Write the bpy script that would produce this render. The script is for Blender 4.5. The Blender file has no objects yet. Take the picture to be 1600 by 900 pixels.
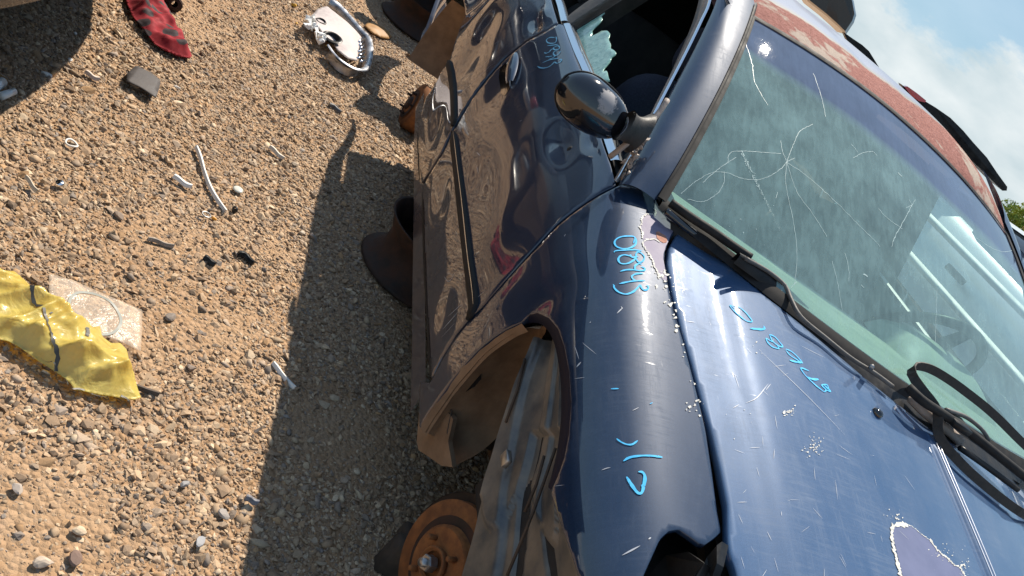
import bpy, math, random
import numpy as np
from mathutils import Vector, Matrix, noise
from mathutils.geometry import delaunay_2d_cdt

random.seed(7); rng = np.random.default_rng(11)
scene = bpy.context.scene
COL = scene.collection

# ------------------------------------------------------------ camera
CAM = np.array([1.12490281, -1.63772477, 1.40472049])
FPX = 1363.117
MR = np.array([[0.08682701, 0.79211124, 0.60416956],
               [0.55483294, 0.46524904, -0.68971279],
               [-0.82741856, 0.39509888, -0.39909322]])
cd = bpy.data.cameras.new('camera'); co = bpy.data.objects.new('camera', cd); COL.objects.link(co)
cd.sensor_fit = 'HORIZONTAL'; cd.sensor_width = 36.0; cd.lens = 36.0 * FPX / 1600.0
cd.clip_start = 0.05; cd.clip_end = 3000
mw = Matrix.Identity(4)
for i in range(3):
    mw[i][0] = MR[0][i]; mw[i][1] = -MR[1][i]; mw[i][2] = -MR[2][i]; mw[i][3] = CAM[i]
co.matrix_world = mw
scene.camera = co

# ------------------------------------------------------------ sun and sky
SUNV = np.array([-0.72, 0.30, 1.0]); SUNV = SUNV / np.linalg.norm(SUNV)
sl = bpy.data.lights.new('sun', 'SUN'); sl.energy = 4.4; sl.angle = math.radians(0.53); sl.color = (1.0, 0.91, 0.78)
so = bpy.data.objects.new('sun', sl); COL.objects.link(so)
so.rotation_euler = Vector(-SUNV).to_track_quat('-Z', 'Y').to_euler(); so.location = (-20, 5, 15)
world = bpy.data.worlds.new('World'); scene.world = world; world.use_nodes = True
wn, wl = world.node_tree.nodes, world.node_tree.links
wn.clear()
wo = wn.new('ShaderNodeOutputWorld'); wb = wn.new('ShaderNodeBackground'); wb.inputs[1].default_value = 0.068
sky = wn.new('ShaderNodeTexSky'); sky.sky_type = 'NISHITA'; sky.sun_disc = False
sky.sun_elevation = math.asin(SUNV[2]); sky.sun_rotation = math.atan2(SUNV[0], SUNV[1])
sky.air_density = 1.0; sky.dust_density = 0.6; sky.ozone_density = 1.5
tc = wn.new('ShaderNodeTexCoord'); sep = wn.new('ShaderNodeSeparateXYZ'); wl.new(tc.outputs['Generated'], sep.inputs[0])
def wmath(op, a, b=None, c=None):
    n = wn.new('ShaderNodeMath'); n.operation = op
    for i, v in enumerate((a, b, c)):
        if v is None: continue
        if isinstance(v, (int, float)): n.inputs[i].default_value = v
        else: wl.new(v, n.inputs[i])
    return n.outputs[0]
mp = wn.new('ShaderNodeMapping'); mp.inputs['Scale'].default_value = (1, 1, 2.2); wl.new(tc.outputs['Generated'], mp.inputs[0])
nz = wn.new('ShaderNodeTexNoise'); nz.inputs['Scale'].default_value = 5.0; nz.inputs['Detail'].default_value = 7; nz.inputs['Roughness'].default_value = 0.62
wl.new(mp.outputs[0], nz.inputs['Vector'])
# a cloud bank low over the horizon, scattered clouds higher up
el = wmath('MULTIPLY', sep.outputs['Z'], 5.2)
cov = wmath('SUBTRACT', wmath('MULTIPLY_ADD', nz.outputs[0], 1.7, 0.19), el)
hi = wmath('MULTIPLY', wmath('SUBTRACT', nz.outputs[0], 0.60), 2.2)
cov = wmath('MAXIMUM', wmath('MAXIMUM', wmath('MULTIPLY', wmath('SUBTRACT', cov, 0.42), 5.0), hi), 0.22)
cl = wn.new('ShaderNodeClamp'); wl.new(cov, cl.inputs[0])
n2 = wn.new('ShaderNodeTexNoise'); n2.inputs['Scale'].default_value = 13; n2.inputs['Detail'].default_value = 6; wl.new(mp.outputs[0], n2.inputs['Vector'])
cr = wn.new('ShaderNodeMapRange'); cr.inputs[1].default_value = 0.3; cr.inputs[2].default_value = 0.7; cr.inputs[3].default_value = 0.0; cr.inputs[4].default_value = 1.0
wl.new(n2.outputs[0], cr.inputs[0])
cc = wn.new('ShaderNodeMix'); cc.data_type = 'RGBA'; wl.new(cr.outputs[0], cc.inputs[0])
cc.inputs[6].default_value = (4.9, 5.8, 6.1, 1); cc.inputs[7].default_value = (7.3, 7.7, 7.7, 1)
mx = wn.new('ShaderNodeMix'); mx.data_type = 'RGBA'
wl.new(wmath('MULTIPLY', cl.outputs[0], 0.9), mx.inputs[0]); gr = wn.new('ShaderNodeMapRange'); wl.new(sep.outputs['Z'], gr.inputs[0])
for i_, v_ in enumerate((0.0, 0.7, 0.0, 1.0)): gr.inputs[i_ + 1].default_value = v_
gm2 = wn.new('ShaderNodeMix'); gm2.data_type = 'RGBA'; wl.new(gr.outputs[0], gm2.inputs[0]); gm2.inputs[6].default_value = (2.9, 5.0, 6.5, 1); gm2.inputs[7].default_value = (1.2, 2.5, 4.9, 1)
sk2 = wn.new('ShaderNodeMix'); sk2.data_type = 'RGBA'; sk2.inputs[0].default_value = 0.85; wl.new(sky.outputs[0], sk2.inputs[6]); wl.new(gm2.outputs[2], sk2.inputs[7])
wl.new(sk2.outputs[2], mx.inputs[6]); wl.new(cc.outputs[2], mx.inputs[7])
wl.new(mx.outputs[2], wb.inputs[0]); wl.new(wb.outputs[0], wo.inputs[0])
scene.view_settings.view_transform = 'Standard'; scene.view_settings.look = 'None'
scene.view_settings.exposure = 0.84; scene.view_settings.gamma = 1.0
scene.cycles.max_bounces = 8; scene.cycles.transparent_max_bounces = 12

# ------------------------------------------------------------ pixel helpers (photo pixels 1600x900 -> places in the world)
def ray(px, py):
    return MR.T @ np.array([(px - 800) / FPX, (py - 450) / FPX, 1.0])
def B(px, py, ax, val):
    r = ray(px, py); return CAM + r * ((val - CAM[ax]) / r[ax])
def G(px, py, z=0.0): return B(px, py, 2, z)
def PJ(P):
    P = np.asarray(P, float); q = (P - CAM) @ MR.T
    return np.stack([800 + FPX * q[..., 0] / q[..., 2], 450 + FPX * q[..., 1] / q[..., 2]], -1)

# ------------------------------------------------------------ materials
def mat(name, color=(.5, .5, .5), rough=.5, metal=0.0, coat=0.0, coat_rough=.03, spec=.5, trans=0.0, alpha=1.0, ior=1.45):
    m = bpy.data.materials.new(name); m.use_nodes = True
    p = m.node_tree.nodes['Principled BSDF']
    p.inputs['Base Color'].default_value = (*color, 1); p.inputs['Roughness'].default_value = rough
    p.inputs['Metallic'].default_value = metal; p.inputs['Coat Weight'].default_value = coat
    p.inputs['Coat Roughness'].default_value = coat_rough; p.inputs['Specular IOR Level'].default_value = spec
    p.inputs['Transmission Weight'].default_value = trans; p.inputs['Alpha'].default_value = alpha; p.inputs['IOR'].default_value = ior
    return m
class NT:
    def __init__(s, m): s.m = m; s.t = m.node_tree; s.p = s.t.nodes.get('Principled BSDF')
    def new(s, t, **k):
        n = s.t.nodes.new('ShaderNode' + t)
        for a, b in k.items(): setattr(n, a, b)
        return n
    def link(s, a, b): s.t.links.new(a, b)
    def coord(s, scale=(1, 1, 1), out='Object', rot=(0, 0, 0)):
        c = s.new('TexCoord'); m = s.new('Mapping'); m.inputs['Scale'].default_value = scale; m.inputs['Rotation'].default_value = rot
        s.link(c.outputs[out], m.inputs[0]); return m.outputs[0]
    def noise(s, scale, detail=5, rough=.55, vec=None, dist=0):
        n = s.new('TexNoise'); n.inputs['Scale'].default_value = scale; n.inputs['Detail'].default_value = detail
        n.inputs['Roughness'].default_value = rough; n.inputs['Distortion'].default_value = dist
        s.link(vec if vec is not None else s.coord(), n.inputs['Vector']); return n.outputs[0]
    def ramp(s, fac, stops):
        r = s.new('ValToRGB'); e = r.color_ramp.elements
        while len(e) < len(stops): e.new(.5)
        for i, (p, c) in enumerate(stops): e[i].position = p; e[i].color = (*c, 1) if len(c) == 3 else c
        s.link(fac, r.inputs[0]); return r.outputs[0]
    def rng(s, fac, a, b, c, d):
        r = s.new('MapRange'); s.link(fac, r.inputs[0])
        for i, v in enumerate((a, b, c, d)): r.inputs[i + 1].default_value = v
        return r.outputs[0]
    def mix(s, fac, a, b, blend='MIX'):
        n = s.new('Mix'); n.data_type = 'RGBA'; n.blend_type = blend
        for i, v in ((0, fac), (6, a), (7, b)):
            if isinstance(v, (int, float)): n.inputs[i].default_value = v
            elif isinstance(v, tuple): n.inputs[i].default_value = (*v, 1)
            else: s.link(v, n.inputs[i])
        return n.outputs[2]
    def math(s, op, a, b=0.0):
        n = s.new('Math'); n.operation = op
        for i, v in ((0, a), (1, b)):
            if isinstance(v, (int, float)): n.inputs[i].default_value = v
            else: s.link(v, n.inputs[i])
        return n.outputs[0]
    def base(s, c): s.link(c, s.p.inputs['Base Color'])
    def rough(s, c): s.link(c, s.p.inputs['Roughness'])
    def bump(s, h, strength=.3, dist=.01):
        b = s.new('Bump'); b.inputs['Strength'].default_value = strength; b.inputs['Distance'].default_value = dist
        s.link(h, b.inputs['Height']); s.link(b.outputs[0], s.p.inputs['Normal']); return b
def worn(name, c1, c2, scale=20, rough=(.5, .8), metal=0.0, bump=.2, coat=0.0, detail=6, bd=.004):
    m = mat(name, c1, .6, metal, coat); n = NT(m); f = n.noise(scale, detail, .6)
    n.base(n.ramp(f, [(.35, c1), (.65, c2)])); n.rough(n.rng(f, .3, .7, *rough))
    if bump: n.bump(n.noise(scale * 3, 5), bump, bd)
    return m

def paint(name, base=(.010, .018, .055), flake=(.03, .06, .14), fade=0.5, dust=.3, rough=.32):
    """dark blue metallic lacquer, faded and dusty, with wash swirls and scratches"""
    m = mat(name, base, rough, .15, 1.0, .03, .25); n = NT(m); n.p.inputs['Coat IOR'].default_value = 1.7
    f = n.noise(3.0, 5, .6); g = n.noise(38, 5, .7); fl = n.noise(1500, 1, .5)
    c = n.mix(n.rng(f, .3, .7, 0, fade), base, flake)
    c = n.mix(n.rng(fl, .45, .75, 0, .35), c, tuple(x * 2.2 for x in flake))
    d = n.math('MULTIPLY', n.rng(n.noise(6, 7, .7), .45, .75, 0, 1), dust)
    c = n.mix(d, c, (.17, .15, .13))
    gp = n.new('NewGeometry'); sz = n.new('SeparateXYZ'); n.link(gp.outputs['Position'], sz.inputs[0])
    low_tan = n.math('MULTIPLY', n.rng(sz.outputs[2], .20, .52, .42, 0), n.rng(n.noise(9, 6, .65), .3, .6, .5, 1)); c = n.mix(low_tan, c, (.30, .215, .145))  # tan mixed in, stronger towards the sill, broken up by noise
    n.base(c)
    sc = n.noise(1.0, 3, .6, n.coord((260, 14, 60), rot=(0, 0, .5)))
    sc2 = n.noise(1.0, 3, .6, n.coord((30, 220, 60), rot=(0, 0, -.3)))
    s = n.math('MAXIMUM', n.rng(sc, .66, .74, 0, 1), n.rng(sc2, .68, .76, 0, 1))
    n.link(n.math('ADD', n.math('ADD', n.rng(g, .3, .8, .006, .045), n.math('MULTIPLY', s, .10)), n.math('MULTIPLY', d, .15)), n.p.inputs['Coat Roughness'])
    return m

M = {}
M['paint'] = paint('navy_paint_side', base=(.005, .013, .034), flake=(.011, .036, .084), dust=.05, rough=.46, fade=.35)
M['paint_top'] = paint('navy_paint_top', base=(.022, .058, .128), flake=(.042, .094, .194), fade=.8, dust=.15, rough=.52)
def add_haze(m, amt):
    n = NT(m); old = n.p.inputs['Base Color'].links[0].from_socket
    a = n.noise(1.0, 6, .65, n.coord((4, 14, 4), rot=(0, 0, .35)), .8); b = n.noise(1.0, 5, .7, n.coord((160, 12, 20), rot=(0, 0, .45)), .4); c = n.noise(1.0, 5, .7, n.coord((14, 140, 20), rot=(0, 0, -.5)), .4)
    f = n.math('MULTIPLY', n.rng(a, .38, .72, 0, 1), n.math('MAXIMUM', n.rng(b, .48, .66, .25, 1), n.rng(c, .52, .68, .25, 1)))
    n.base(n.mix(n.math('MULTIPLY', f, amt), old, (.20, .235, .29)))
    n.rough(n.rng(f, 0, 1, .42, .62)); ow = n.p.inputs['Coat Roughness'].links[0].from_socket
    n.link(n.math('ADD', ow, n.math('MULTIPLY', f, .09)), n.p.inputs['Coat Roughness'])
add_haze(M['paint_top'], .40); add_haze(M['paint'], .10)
for k_, a_, b_ in (('paint_top', .12, .08), ('paint', .15, .10)):
    p_ = M[k_].node_tree.nodes['Principled BSDF']; p_.inputs['Specular IOR Level'].default_value = a_; p_.inputs['Metallic'].default_value = b_
M['glint_metal'] = mat('rib_glint_metal', (.62, .64, .70), .34, .85)  # bright metal standing in for the sun glint on the hood rib
M['paint_dark'] = mat('navy_inner_edge', (.006, .008, .022), .55, 0, 0, .03, .15)
M['rubber'] = worn('black_rubber', (.012, .012, .013), (.030, .028, .026), 30, (.6, .8), bump=.05)
M['black'] = worn('black_plastic', (.010, .010, .011), (.028, .027, .026), 25, (.3, .55))
for k_ in ('rubber', 'black'): M[k_].node_tree.nodes['Principled BSDF'].inputs['Specular IOR Level'].default_value = .22
M['gloss_black'] = mat('gloss_black', (.006, .006, .007), .08, 0, 1.0, .02)
M['chrome'] = mat('brushed_trim', (.75, .80, .86), .16, 1.0)
M['trim_grey'] = worn('grey_seal', (.07, .065, .06), (.13, .12, .11), 30, (.5, .7))
M['tan_seal'] = worn('tan_seal', (.24, .19, .16), (.36, .30, .26), 40, (.5, .8))
M['dirt_liner'] = worn('muddy_liner', (.17, .105, .06), (.27, .175, .105), 14, (.75, .95), bump=.5)
M['liner_dark'] = worn('dark_liner', (.035, .026, .02), (.09, .06, .04), 14, (.7, .9), bump=.4)
M['rust'] = worn('rusty_iron', (.14, .052, .018), (.28, .11, .034), 34, (.75, .95), 0.1, .5, bd=.002)
M['rust_dark'] = worn('dark_rust', (.022, .015, .012), (.065, .032, .021), 20, (.6, .9), .2, .4)
M['steel'] = worn('dull_steel', (.30, .30, .30), (.45, .44, .42), 40, (.3, .5), .9, .1)
M['apron'] = worn('dusty_blue_metal', (.075, .085, .095), (.22, .20, .17), 10, (.30, .55), .4, .25)
M['grey_plastic'] = worn('grey_plastic', (.10, .10, .105), (.19, .18, .17), 20, (.4, .6))
M['fabric'] = worn('navy_seat_fabric', (.012, .015, .030), (.026, .030, .05), 200, (.85, .95))
M['dash'] = worn('tan_green_dash', (.42, .46, .36), (.56, .58, .46), 8, (.5, .7))
M['interior'] = worn('dark_interior', (.010, .010, .011), (.03, .028, .026), 10, (.8, .95))
M['pale_trim'] = worn('pale_grey_trim', (.55, .58, .55), (.66, .68, .64), 12, (.45, .65))
M['pen'] = mat('blue_paint_pen', (.07, .46, .80), .7, 0, 0, .03, .2)
n_ = NT(M['pen']); n_.link(n_.rng(n_.noise(160, 4, .7), .30, .40, .25, 1), n_.p.inputs['Alpha']); n_.base(n_.mix(n_.rng(n_.noise(40, 3), .35, .65, 0, 1), (.05, .40, .74), (.10, .52, .84)))
M['pen_faint'] = mat('blue_paint_pen_worn', (.12, .38, .58), .5)
M['white_edge'] = worn('flaking_white', (.42, .41, .38), (.74, .72, .64), 90, (.6, .8), bump=.4)
M['lavender'] = worn('lavender_primer', (.16, .14, .21), (.24, .21, .28), 25, (.6, .75), 0, .1)
M['violet'] = worn('violet_primer', (.075, .095, .19), (.11, .13, .235), 14, (.6, .75), 0, .05)
M['rust_spot'] = worn('surface_rust', (.28, .12, .08), (.45, .22, .15), 120, (.8, .95))
M['scratch'] = mat('scratch', (.42, .44, .48), .5)
M['crack'] = mat('crack', (.55, .68, .66), .35, 0, .3, .03, .5, 0, .75)
M['teal_glass'] = worn('crazed_tempered_glass', (.17, .36, .31), (.36, .58, .50), 25, (.15, .4), 0, .4, .8, bd=.003)

# ------------------------------------------------------------ object helpers
def tag(o, label=None, cat=None, group=None, kind=None):
    if label: o['label'] = label
    if cat: o['category'] = cat
    if group: o['group'] = group
    if kind: o['kind'] = kind
    return o
def empty(name, loc, label, cat, group=None):
    o = bpy.data.objects.new(name, None); COL.objects.link(o); o.location = loc; o.empty_display_size = .1
    bpy.context.view_layer.update() if False else None
    return tag(o, label, cat, group)
def link(o, parent):
    COL.objects.link(o)
    if parent is not None:
        o.parent = parent
        p = parent; off = Vector((0, 0, 0)); 
        while p is not None: off = off + p.location; p = p.parent
        if parent.get('_rot') is None: o.location = o.location - off
    return o
def mesh(name, V, F, m, parent=None, smooth=True, uv=None, colattr=None, face=None):
    if face is not None:
        Vn = np.array(V, float); s_ = 0
        for f in F[::max(1, len(F) // 60)]: s_ += np.dot(np.cross(Vn[f[1]] - Vn[f[0]], Vn[f[2]] - Vn[f[0]]), face)
        if s_ < 0: F = [tuple(f)[::-1] for f in F]
    me = bpy.data.meshes.new(name)
    me.from_pydata([tuple(map(float, v)) for v in V], [], [tuple(map(int, f)) for f in F]); 
    if smooth: me.polygons.foreach_set('use_smooth', [True] * len(me.polygons))
    mats = m if isinstance(m, (list, tuple)) else [m]
    for x in mats: me.materials.append(M[x] if isinstance(x, str) else x)
    if uv is not None:
        l = me.uv_layers.new(name='UVMap'); vi = np.empty(len(me.loops), dtype=int); me.loops.foreach_get('vertex_index', vi)
        l.data.foreach_set('uv', np.asarray(uv, dtype=np.float32)[vi].ravel())
    me.update()
    o = bpy.data.objects.new(name, me)
    return link(o, parent)
class MB:
    def __init__(s): s.V = []; s.F = []
    def add(s, V, F):
        n = len(s.V); s.V += [tuple(map(float, v)) for v in V]; s.F += [tuple(int(i) + n for i in f) for f in F]; return s
    def box(s, c, size, R=None, bev=.12):
        """box with chamfered edges"""
        h = np.array(size) / 2.0; b = min(h) * bev; V = []; 
        for sx in (-1, 1):
            for sy in (-1, 1):
                for sz in (-1, 1):
                    sg = np.array([sx, sy, sz])
                    for a in range(3):
                        p = sg * (h - b); p[a] = sg[a] * h[a]; V.append(p)
        V = np.array(V)
        import itertools
        F = hull_faces(V)
        if R is not None: V = V @ np.array(R).T
        return s.add(V + np.array(c), F)
    def tube(s, path, r, seg=8, closed=False, caps=True):
        P = [np.array(p, float) for p in path]; n = len(P)
        rs = r if hasattr(r, '__len__') else [r] * n
        T = []
        for i in range(n):
            a = P[(i - 1) % n] if (closed or i > 0) else P[i]; b = P[(i + 1) % n] if (closed or i < n - 1) else P[i]
            t = b - a; T.append(t / (np.linalg.norm(t) + 1e-12))
        u = np.cross(T[0], [0, 0, 1.0]); 
        if np.linalg.norm(u) < .1: u = np.cross(T[0], [0, 1.0, 0])
        u /= np.linalg.norm(u); V = []
        for i in range(n):
            u = u - T[i] * (u @ T[i]); u /= np.linalg.norm(u); w = np.cross(T[i], u)
            for k in range(seg):
                a = 2 * math.pi * k / seg; V.append(P[i] + rs[i] * (math.cos(a) * u + math.sin(a) * w))
        F = []
        for i in range(n if closed else n - 1):
            j = (i + 1) % n
            for k in range(seg):
                l = (k + 1) % seg; F.append((i * seg + k, i * seg + l, j * seg + l, j * seg + k))
        if caps and not closed: F.append(tuple(range(seg))[::-1]); F.append(tuple((n - 1) * seg + k for k in range(seg)))
        return s.add(V, F)
    def lathe(s, prof, c, axis, seg=32, close=False):
        """prof: (radius, height along axis)"""
        ax = np.array(axis, float); ax /= np.linalg.norm(ax); u = np.cross(ax, [1, .2, .1]); u /= np.linalg.norm(u); w = np.cross(ax, u); c = np.array(c, float)
        V = [c + ax * h + r * (math.cos(2 * math.pi * k / seg) * u + math.sin(2 * math.pi * k / seg) * w) for r, h in prof for k in range(seg)]
        n = len(prof); F = []
        for i in range(n if close else n - 1):
            j = (i + 1) % n
            for k in range(seg):
                l = (k + 1) % seg; F.append((i * seg + k, i * seg + l, j * seg + l, j * seg + k))
        return s.add(V, F)
    def build(s, name, m, parent=None, smooth=True): return mesh(name, s.V, s.F, m, parent, smooth)
def hull_faces(V):
    import bmesh
    bm = bmesh.new()
    vs = [bm.verts.new(v) for v in V]; bm.verts.index_update()
    for i, v in enumerate(vs): v.index = i
    r = bmesh.ops.convex_hull(bm, input=vs)
    F = [[v.index for v in f.verts] for f in bm.faces]; bm.free(); return F
def grid_faces(na, nb):
    return [(i * nb + j, i * nb + j + 1, (i + 1) * nb + j + 1, (i + 1) * nb + j) for i in range(na - 1) for j in range(nb - 1)]
def resample(P, n, closed=False):
    P = np.array(P, float)
    if closed: P = np.vstack([P, P[:1]])
    d = np.r_[0, np.cumsum(np.linalg.norm(np.diff(P, axis=0), axis=1))]
    t = np.linspace(0, d[-1], n + 1)[:-1] if closed else np.linspace(0, d[-1], n)
    return np.stack([np.interp(t, d, P[:, k]) for k in range(P.shape[1])], 1)
def smoothline(P, n, closed=False):
    """Catmull-Rom through the points, n samples in all"""
    P = np.array(P, float); m = len(P)
    seg = m if closed else m - 1; out = []
    for i in range(seg):
        p0 = P[(i - 1) % m] if (closed or i > 0) else P[i] * 2 - P[i + 1]
        p1 = P[i]; p2 = P[(i + 1) % m]; p3 = P[(i + 2) % m] if (closed or i < m - 2) else p2 * 2 - p1
        for k in range(8):
            t = k / 8.0; out.append(.5 * ((2 * p1) + (-p0 + p2) * t + (2 * p0 - 5 * p1 + 4 * p2 - p3) * t * t + (-p0 + 3 * p1 - 3 * p2 + p3) * t ** 3))
    if not closed: out.append(P[-1])
    return resample(out, n, closed)
def loft(name, A, Bn, m, parent, n=6, length=40, bulge=0.0, bdir=None, smooth=True, thick=0.0):
    """surface between two 3D polylines, bulged outwards"""
    A = smoothline(A, length); Bn = smoothline(Bn, length); V = []
    for i in range(length):
        for j in range(n + 1):
            t = j / n; p = A[i] * (1 - t) + Bn[i] * t
            if bulge:
                d = np.array(bdir, float); d = d / np.linalg.norm(d); p = p + d * bulge * 4 * t * (1 - t)
            V.append(p)
    F = grid_faces(length, n + 1)
    o = mesh(name, V, F, m, parent, smooth, face=bdir)
    if thick:
        md = o.modifiers.new('thickness', 'SOLIDIFY'); md.thickness = thick; md.offset = 0
    return o

# ------------------------------------------------------------ parametric surfaces of the car
class Surf:
    def __init__(s, fn, ar, br, sb=1.0, ng=(260, 160)):
        s.fn = fn; s.sb = sb
        a = np.linspace(*ar, ng[0]); b = np.linspace(*br, ng[1]); A_, B_ = np.meshgrid(a, b, indexing='ij')
        s.A = A_.ravel(); s.B = B_.ravel(); s.P = fn(s.A, s.B); s.px = PJ(s.P); s.ar = ar; s.br = br
    def solve(s, pts):
        out = []
        for p in pts:
            p = np.array(p, float); i = np.argmin(((s.px - p) ** 2).sum(1)); q = np.array([s.A[i], s.B[i]])
            for _ in range(12):
                h = 1e-4; e = PJ(s.fn(np.array([q[0], q[0] + h, q[0]]), np.array([q[1], q[1], q[1] + h * 10])))
                J = np.stack([(e[1] - e[0]) / h, (e[2] - e[0]) / (h * 10)], 1); r = p - e[0]
                if r @ r < 1e-4: break
                try: dq = np.linalg.solve(J + 1e-9 * np.eye(2), r)
                except Exception: break
                mxs = np.array([.08, .3]); dq = np.clip(dq, -mxs, mxs); q = q + dq
            if PJ(s.fn(np.array([q[0]]), np.array([q[1]])))[0] @ np.ones(2) != PJ(s.fn(np.array([q[0]]), np.array([q[1]])))[0] @ np.ones(2) or np.linalg.norm(PJ(s.fn(np.array([q[0]]), np.array([q[1]])))[0] - p) > 6:
                q = np.array([s.A[i], s.B[i]])
            out.append(q)
        return np.array(out)
    def normal(s, a, b, h=2e-3):
        pa = s.fn(a + h, b) - s.fn(a - h, b); pb = s.fn(a, b + h / s.sb) - s.fn(a, b - h / s.sb)
        n = np.cross(pa, pb); n /= (np.linalg.norm(n, axis=1, keepdims=True) + 1e-12)
        P = s.fn(a, b); fl = ((CAM - P) * n).sum(1) < 0
        # one sign for the whole sheet
        if fl.mean() > .5: n = -n
        return n
    def fill(s, outline, step, smooth_n=None):
        """triangulate the outline (parameter space) with regular interior points -> params, faces, boundary count"""
        O = np.array(outline, float) * [1, s.sb]
        O = resample(O, max(12, int(np.linalg.norm(np.diff(np.vstack([O, O[:1]]), axis=0), axis=1).sum() / step)), True)
        mn, mxx = O.min(0), O.max(0)
        g = np.stack(np.meshgrid(np.arange(mn[0], mxx[0], step), np.arange(mn[1], mxx[1], step), indexing='ij'), -1).reshape(-1, 2)
        ins = inside(g, O); g = g[ins]
        if len(g):
            keep = np.ones(len(g), bool)
            for k in range(0, len(g), 2000):
                d = np.sqrt(((g[k:k + 2000, None] - O[None]) ** 2).sum(-1)).min(1); keep[k:k + 2000] = d > step * .55
            g = g[keep]
        allp = np.vstack([O, g]) if len(g) else O; n = len(O)
        r = delaunay_2d_cdt([Vector(p) for p in allp], [], [list(range(n))], 1, 1e-7)
        Q = np.array([tuple(v) for v in r[0]]) / [1, s.sb]; orig = r[3]
        idx = {}
        for i, ol in enumerate(orig):
            for o in ol: idx[o] = i
        loop = [idx[i] for i in range(n) if i in idx]
        return Q, [tuple(f) for f in r[2]], loop
    def panel(s, name, outline, m, parent, step=.012, lift=0.0, hem=.012, param=False, holes=None, uv=False, rnd=.002):
        q = np.array(outline, float) if param else s.solve(outline)
        Q, F, loop = s.fill(q, step)
        P = s.fn(Q[:, 0], Q[:, 1]); N = s.normal(Q[:, 0], Q[:, 1]); V = P + N * lift
        # orient faces to the outside
        a, b, c = (V[[f[k] for f in F]] for k in range(3))
        fn_ = np.cross(b - a, c - a); sg = ((fn_) * N[[f[0] for f in F]]).sum(1).sum()
        if sg < 0: F = [f[::-1] for f in F]
        V = list(V); 
        if hem:
            L = len(loop); C = np.array([V[i] for i in loop]); NN = np.array([N[i] for i in loop])
            T = np.roll(C, -1, 0) - np.roll(C, 1, 0); T /= (np.linalg.norm(T, axis=1, keepdims=True) + 1e-12)
            Od = np.cross(T, NN)
            ctr = C.mean(0); 
            # outward sign by area
            qq = Q[loop]; ar = .5 * np.sum(qq[:, 0] * np.roll(qq[:, 1], -1) - np.roll(qq[:, 0], -1) * qq[:, 1])
            test = C + Od * 1e-3
            cent = np.array([V[i] for i in range(len(V))]).mean(0)
            if ((C - cent) * Od).sum() < 0: Od = -Od
            rings = [loop]
            for (o_, d_) in ((rnd * .6, rnd * .5), (rnd, rnd * 1.5), (rnd, hem * .6), (rnd * .2, hem)):
                st = len(V); V += list(C + Od * o_ - NN * d_); rings.append(list(range(st, st + L)))
            base = [F[0][0], F[0][1]]
            FF = []
            for r0, r1 in zip(rings[:-1], rings[1:]):
                for i in range(L):
                    j = (i + 1) % L; FF.append((r0[i], r0[j], r1[j], r1[i]))
            # orientation test
            f = FF[0]; nn = np.cross(np.array(V[f[1]]) - V[f[0]], np.array(V[f[2]]) - V[f[0]])
            if nn @ (Od[0] + NN[0]) < 0: FF = [f[::-1] for f in FF]
            F = F + FF
        uvs = None
        if uv: uvs = np.vstack([Q, np.zeros((len(V) - len(Q), 2))])
        return mesh(name, V, F, m, parent, True, uvs)
    def stroke(s, pts, width, lift, closed=False, samples=None, taper=False, rag=0.0):
        """ribbon of pen or scratch along a pixel polyline"""
        P2 = smoothline(pts, samples or max(6, len(pts) * 5), closed)
        if rag: P2 = P2 + rng.normal(0, rag, P2.shape)
        q = s.solve(P2); P = s.fn(q[:, 0], q[:, 1]); N = s.normal(q[:, 0], q[:, 1]); n = len(P)
        V = []; F = []
        for i in range(n):
            a = P[max(i - 1, 0)]; b = P[min(i + 1, n - 1)]
            if closed: a = P[(i - 1) % n]; b = P[(i + 1) % n]
            t = b - a; t /= (np.linalg.norm(t) + 1e-12); w = np.cross(N[i], t)
            k = width * (.92 + .14 * math.sin(i * .33 + pts[0][0]) + .08 * math.sin(i * .9)) * min(1, .40 + .22 * min(i, n - 1 - i))
            if rag: k = width * rng.uniform(.25, 1.7)
            if taper: k = width * (1 - abs(2 * i / (n - 1) - 1) ** 2 * .85)
            V += [P[i] - w * k / 2 + N[i] * lift, P[i] + N[i] * lift, P[i] + w * k / 2 + N[i] * lift]
        for i in range(n if closed else n - 1):
            j = (i + 1) % n; F += [(3 * i, 3 * i + 1, 3 * j + 1, 3 * j), (3 * i + 1, 3 * i + 2, 3 * j + 2, 3 * j + 1)]
        return V, F
def inside(g, O):
    c = np.zeros(len(g), bool); n = len(O)
    for i in range(n):
        x1, y1 = O[i]; x2, y2 = O[(i + 1) % n]
        k = ((y1 > g[:, 1]) != (y2 > g[:, 1])); xi = (x2 - x1) * (g[:, 1] - y1) / (y2 - y1 + 1e-15) + x1
        c ^= k & (g[:, 0] < xi)
    return c

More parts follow.
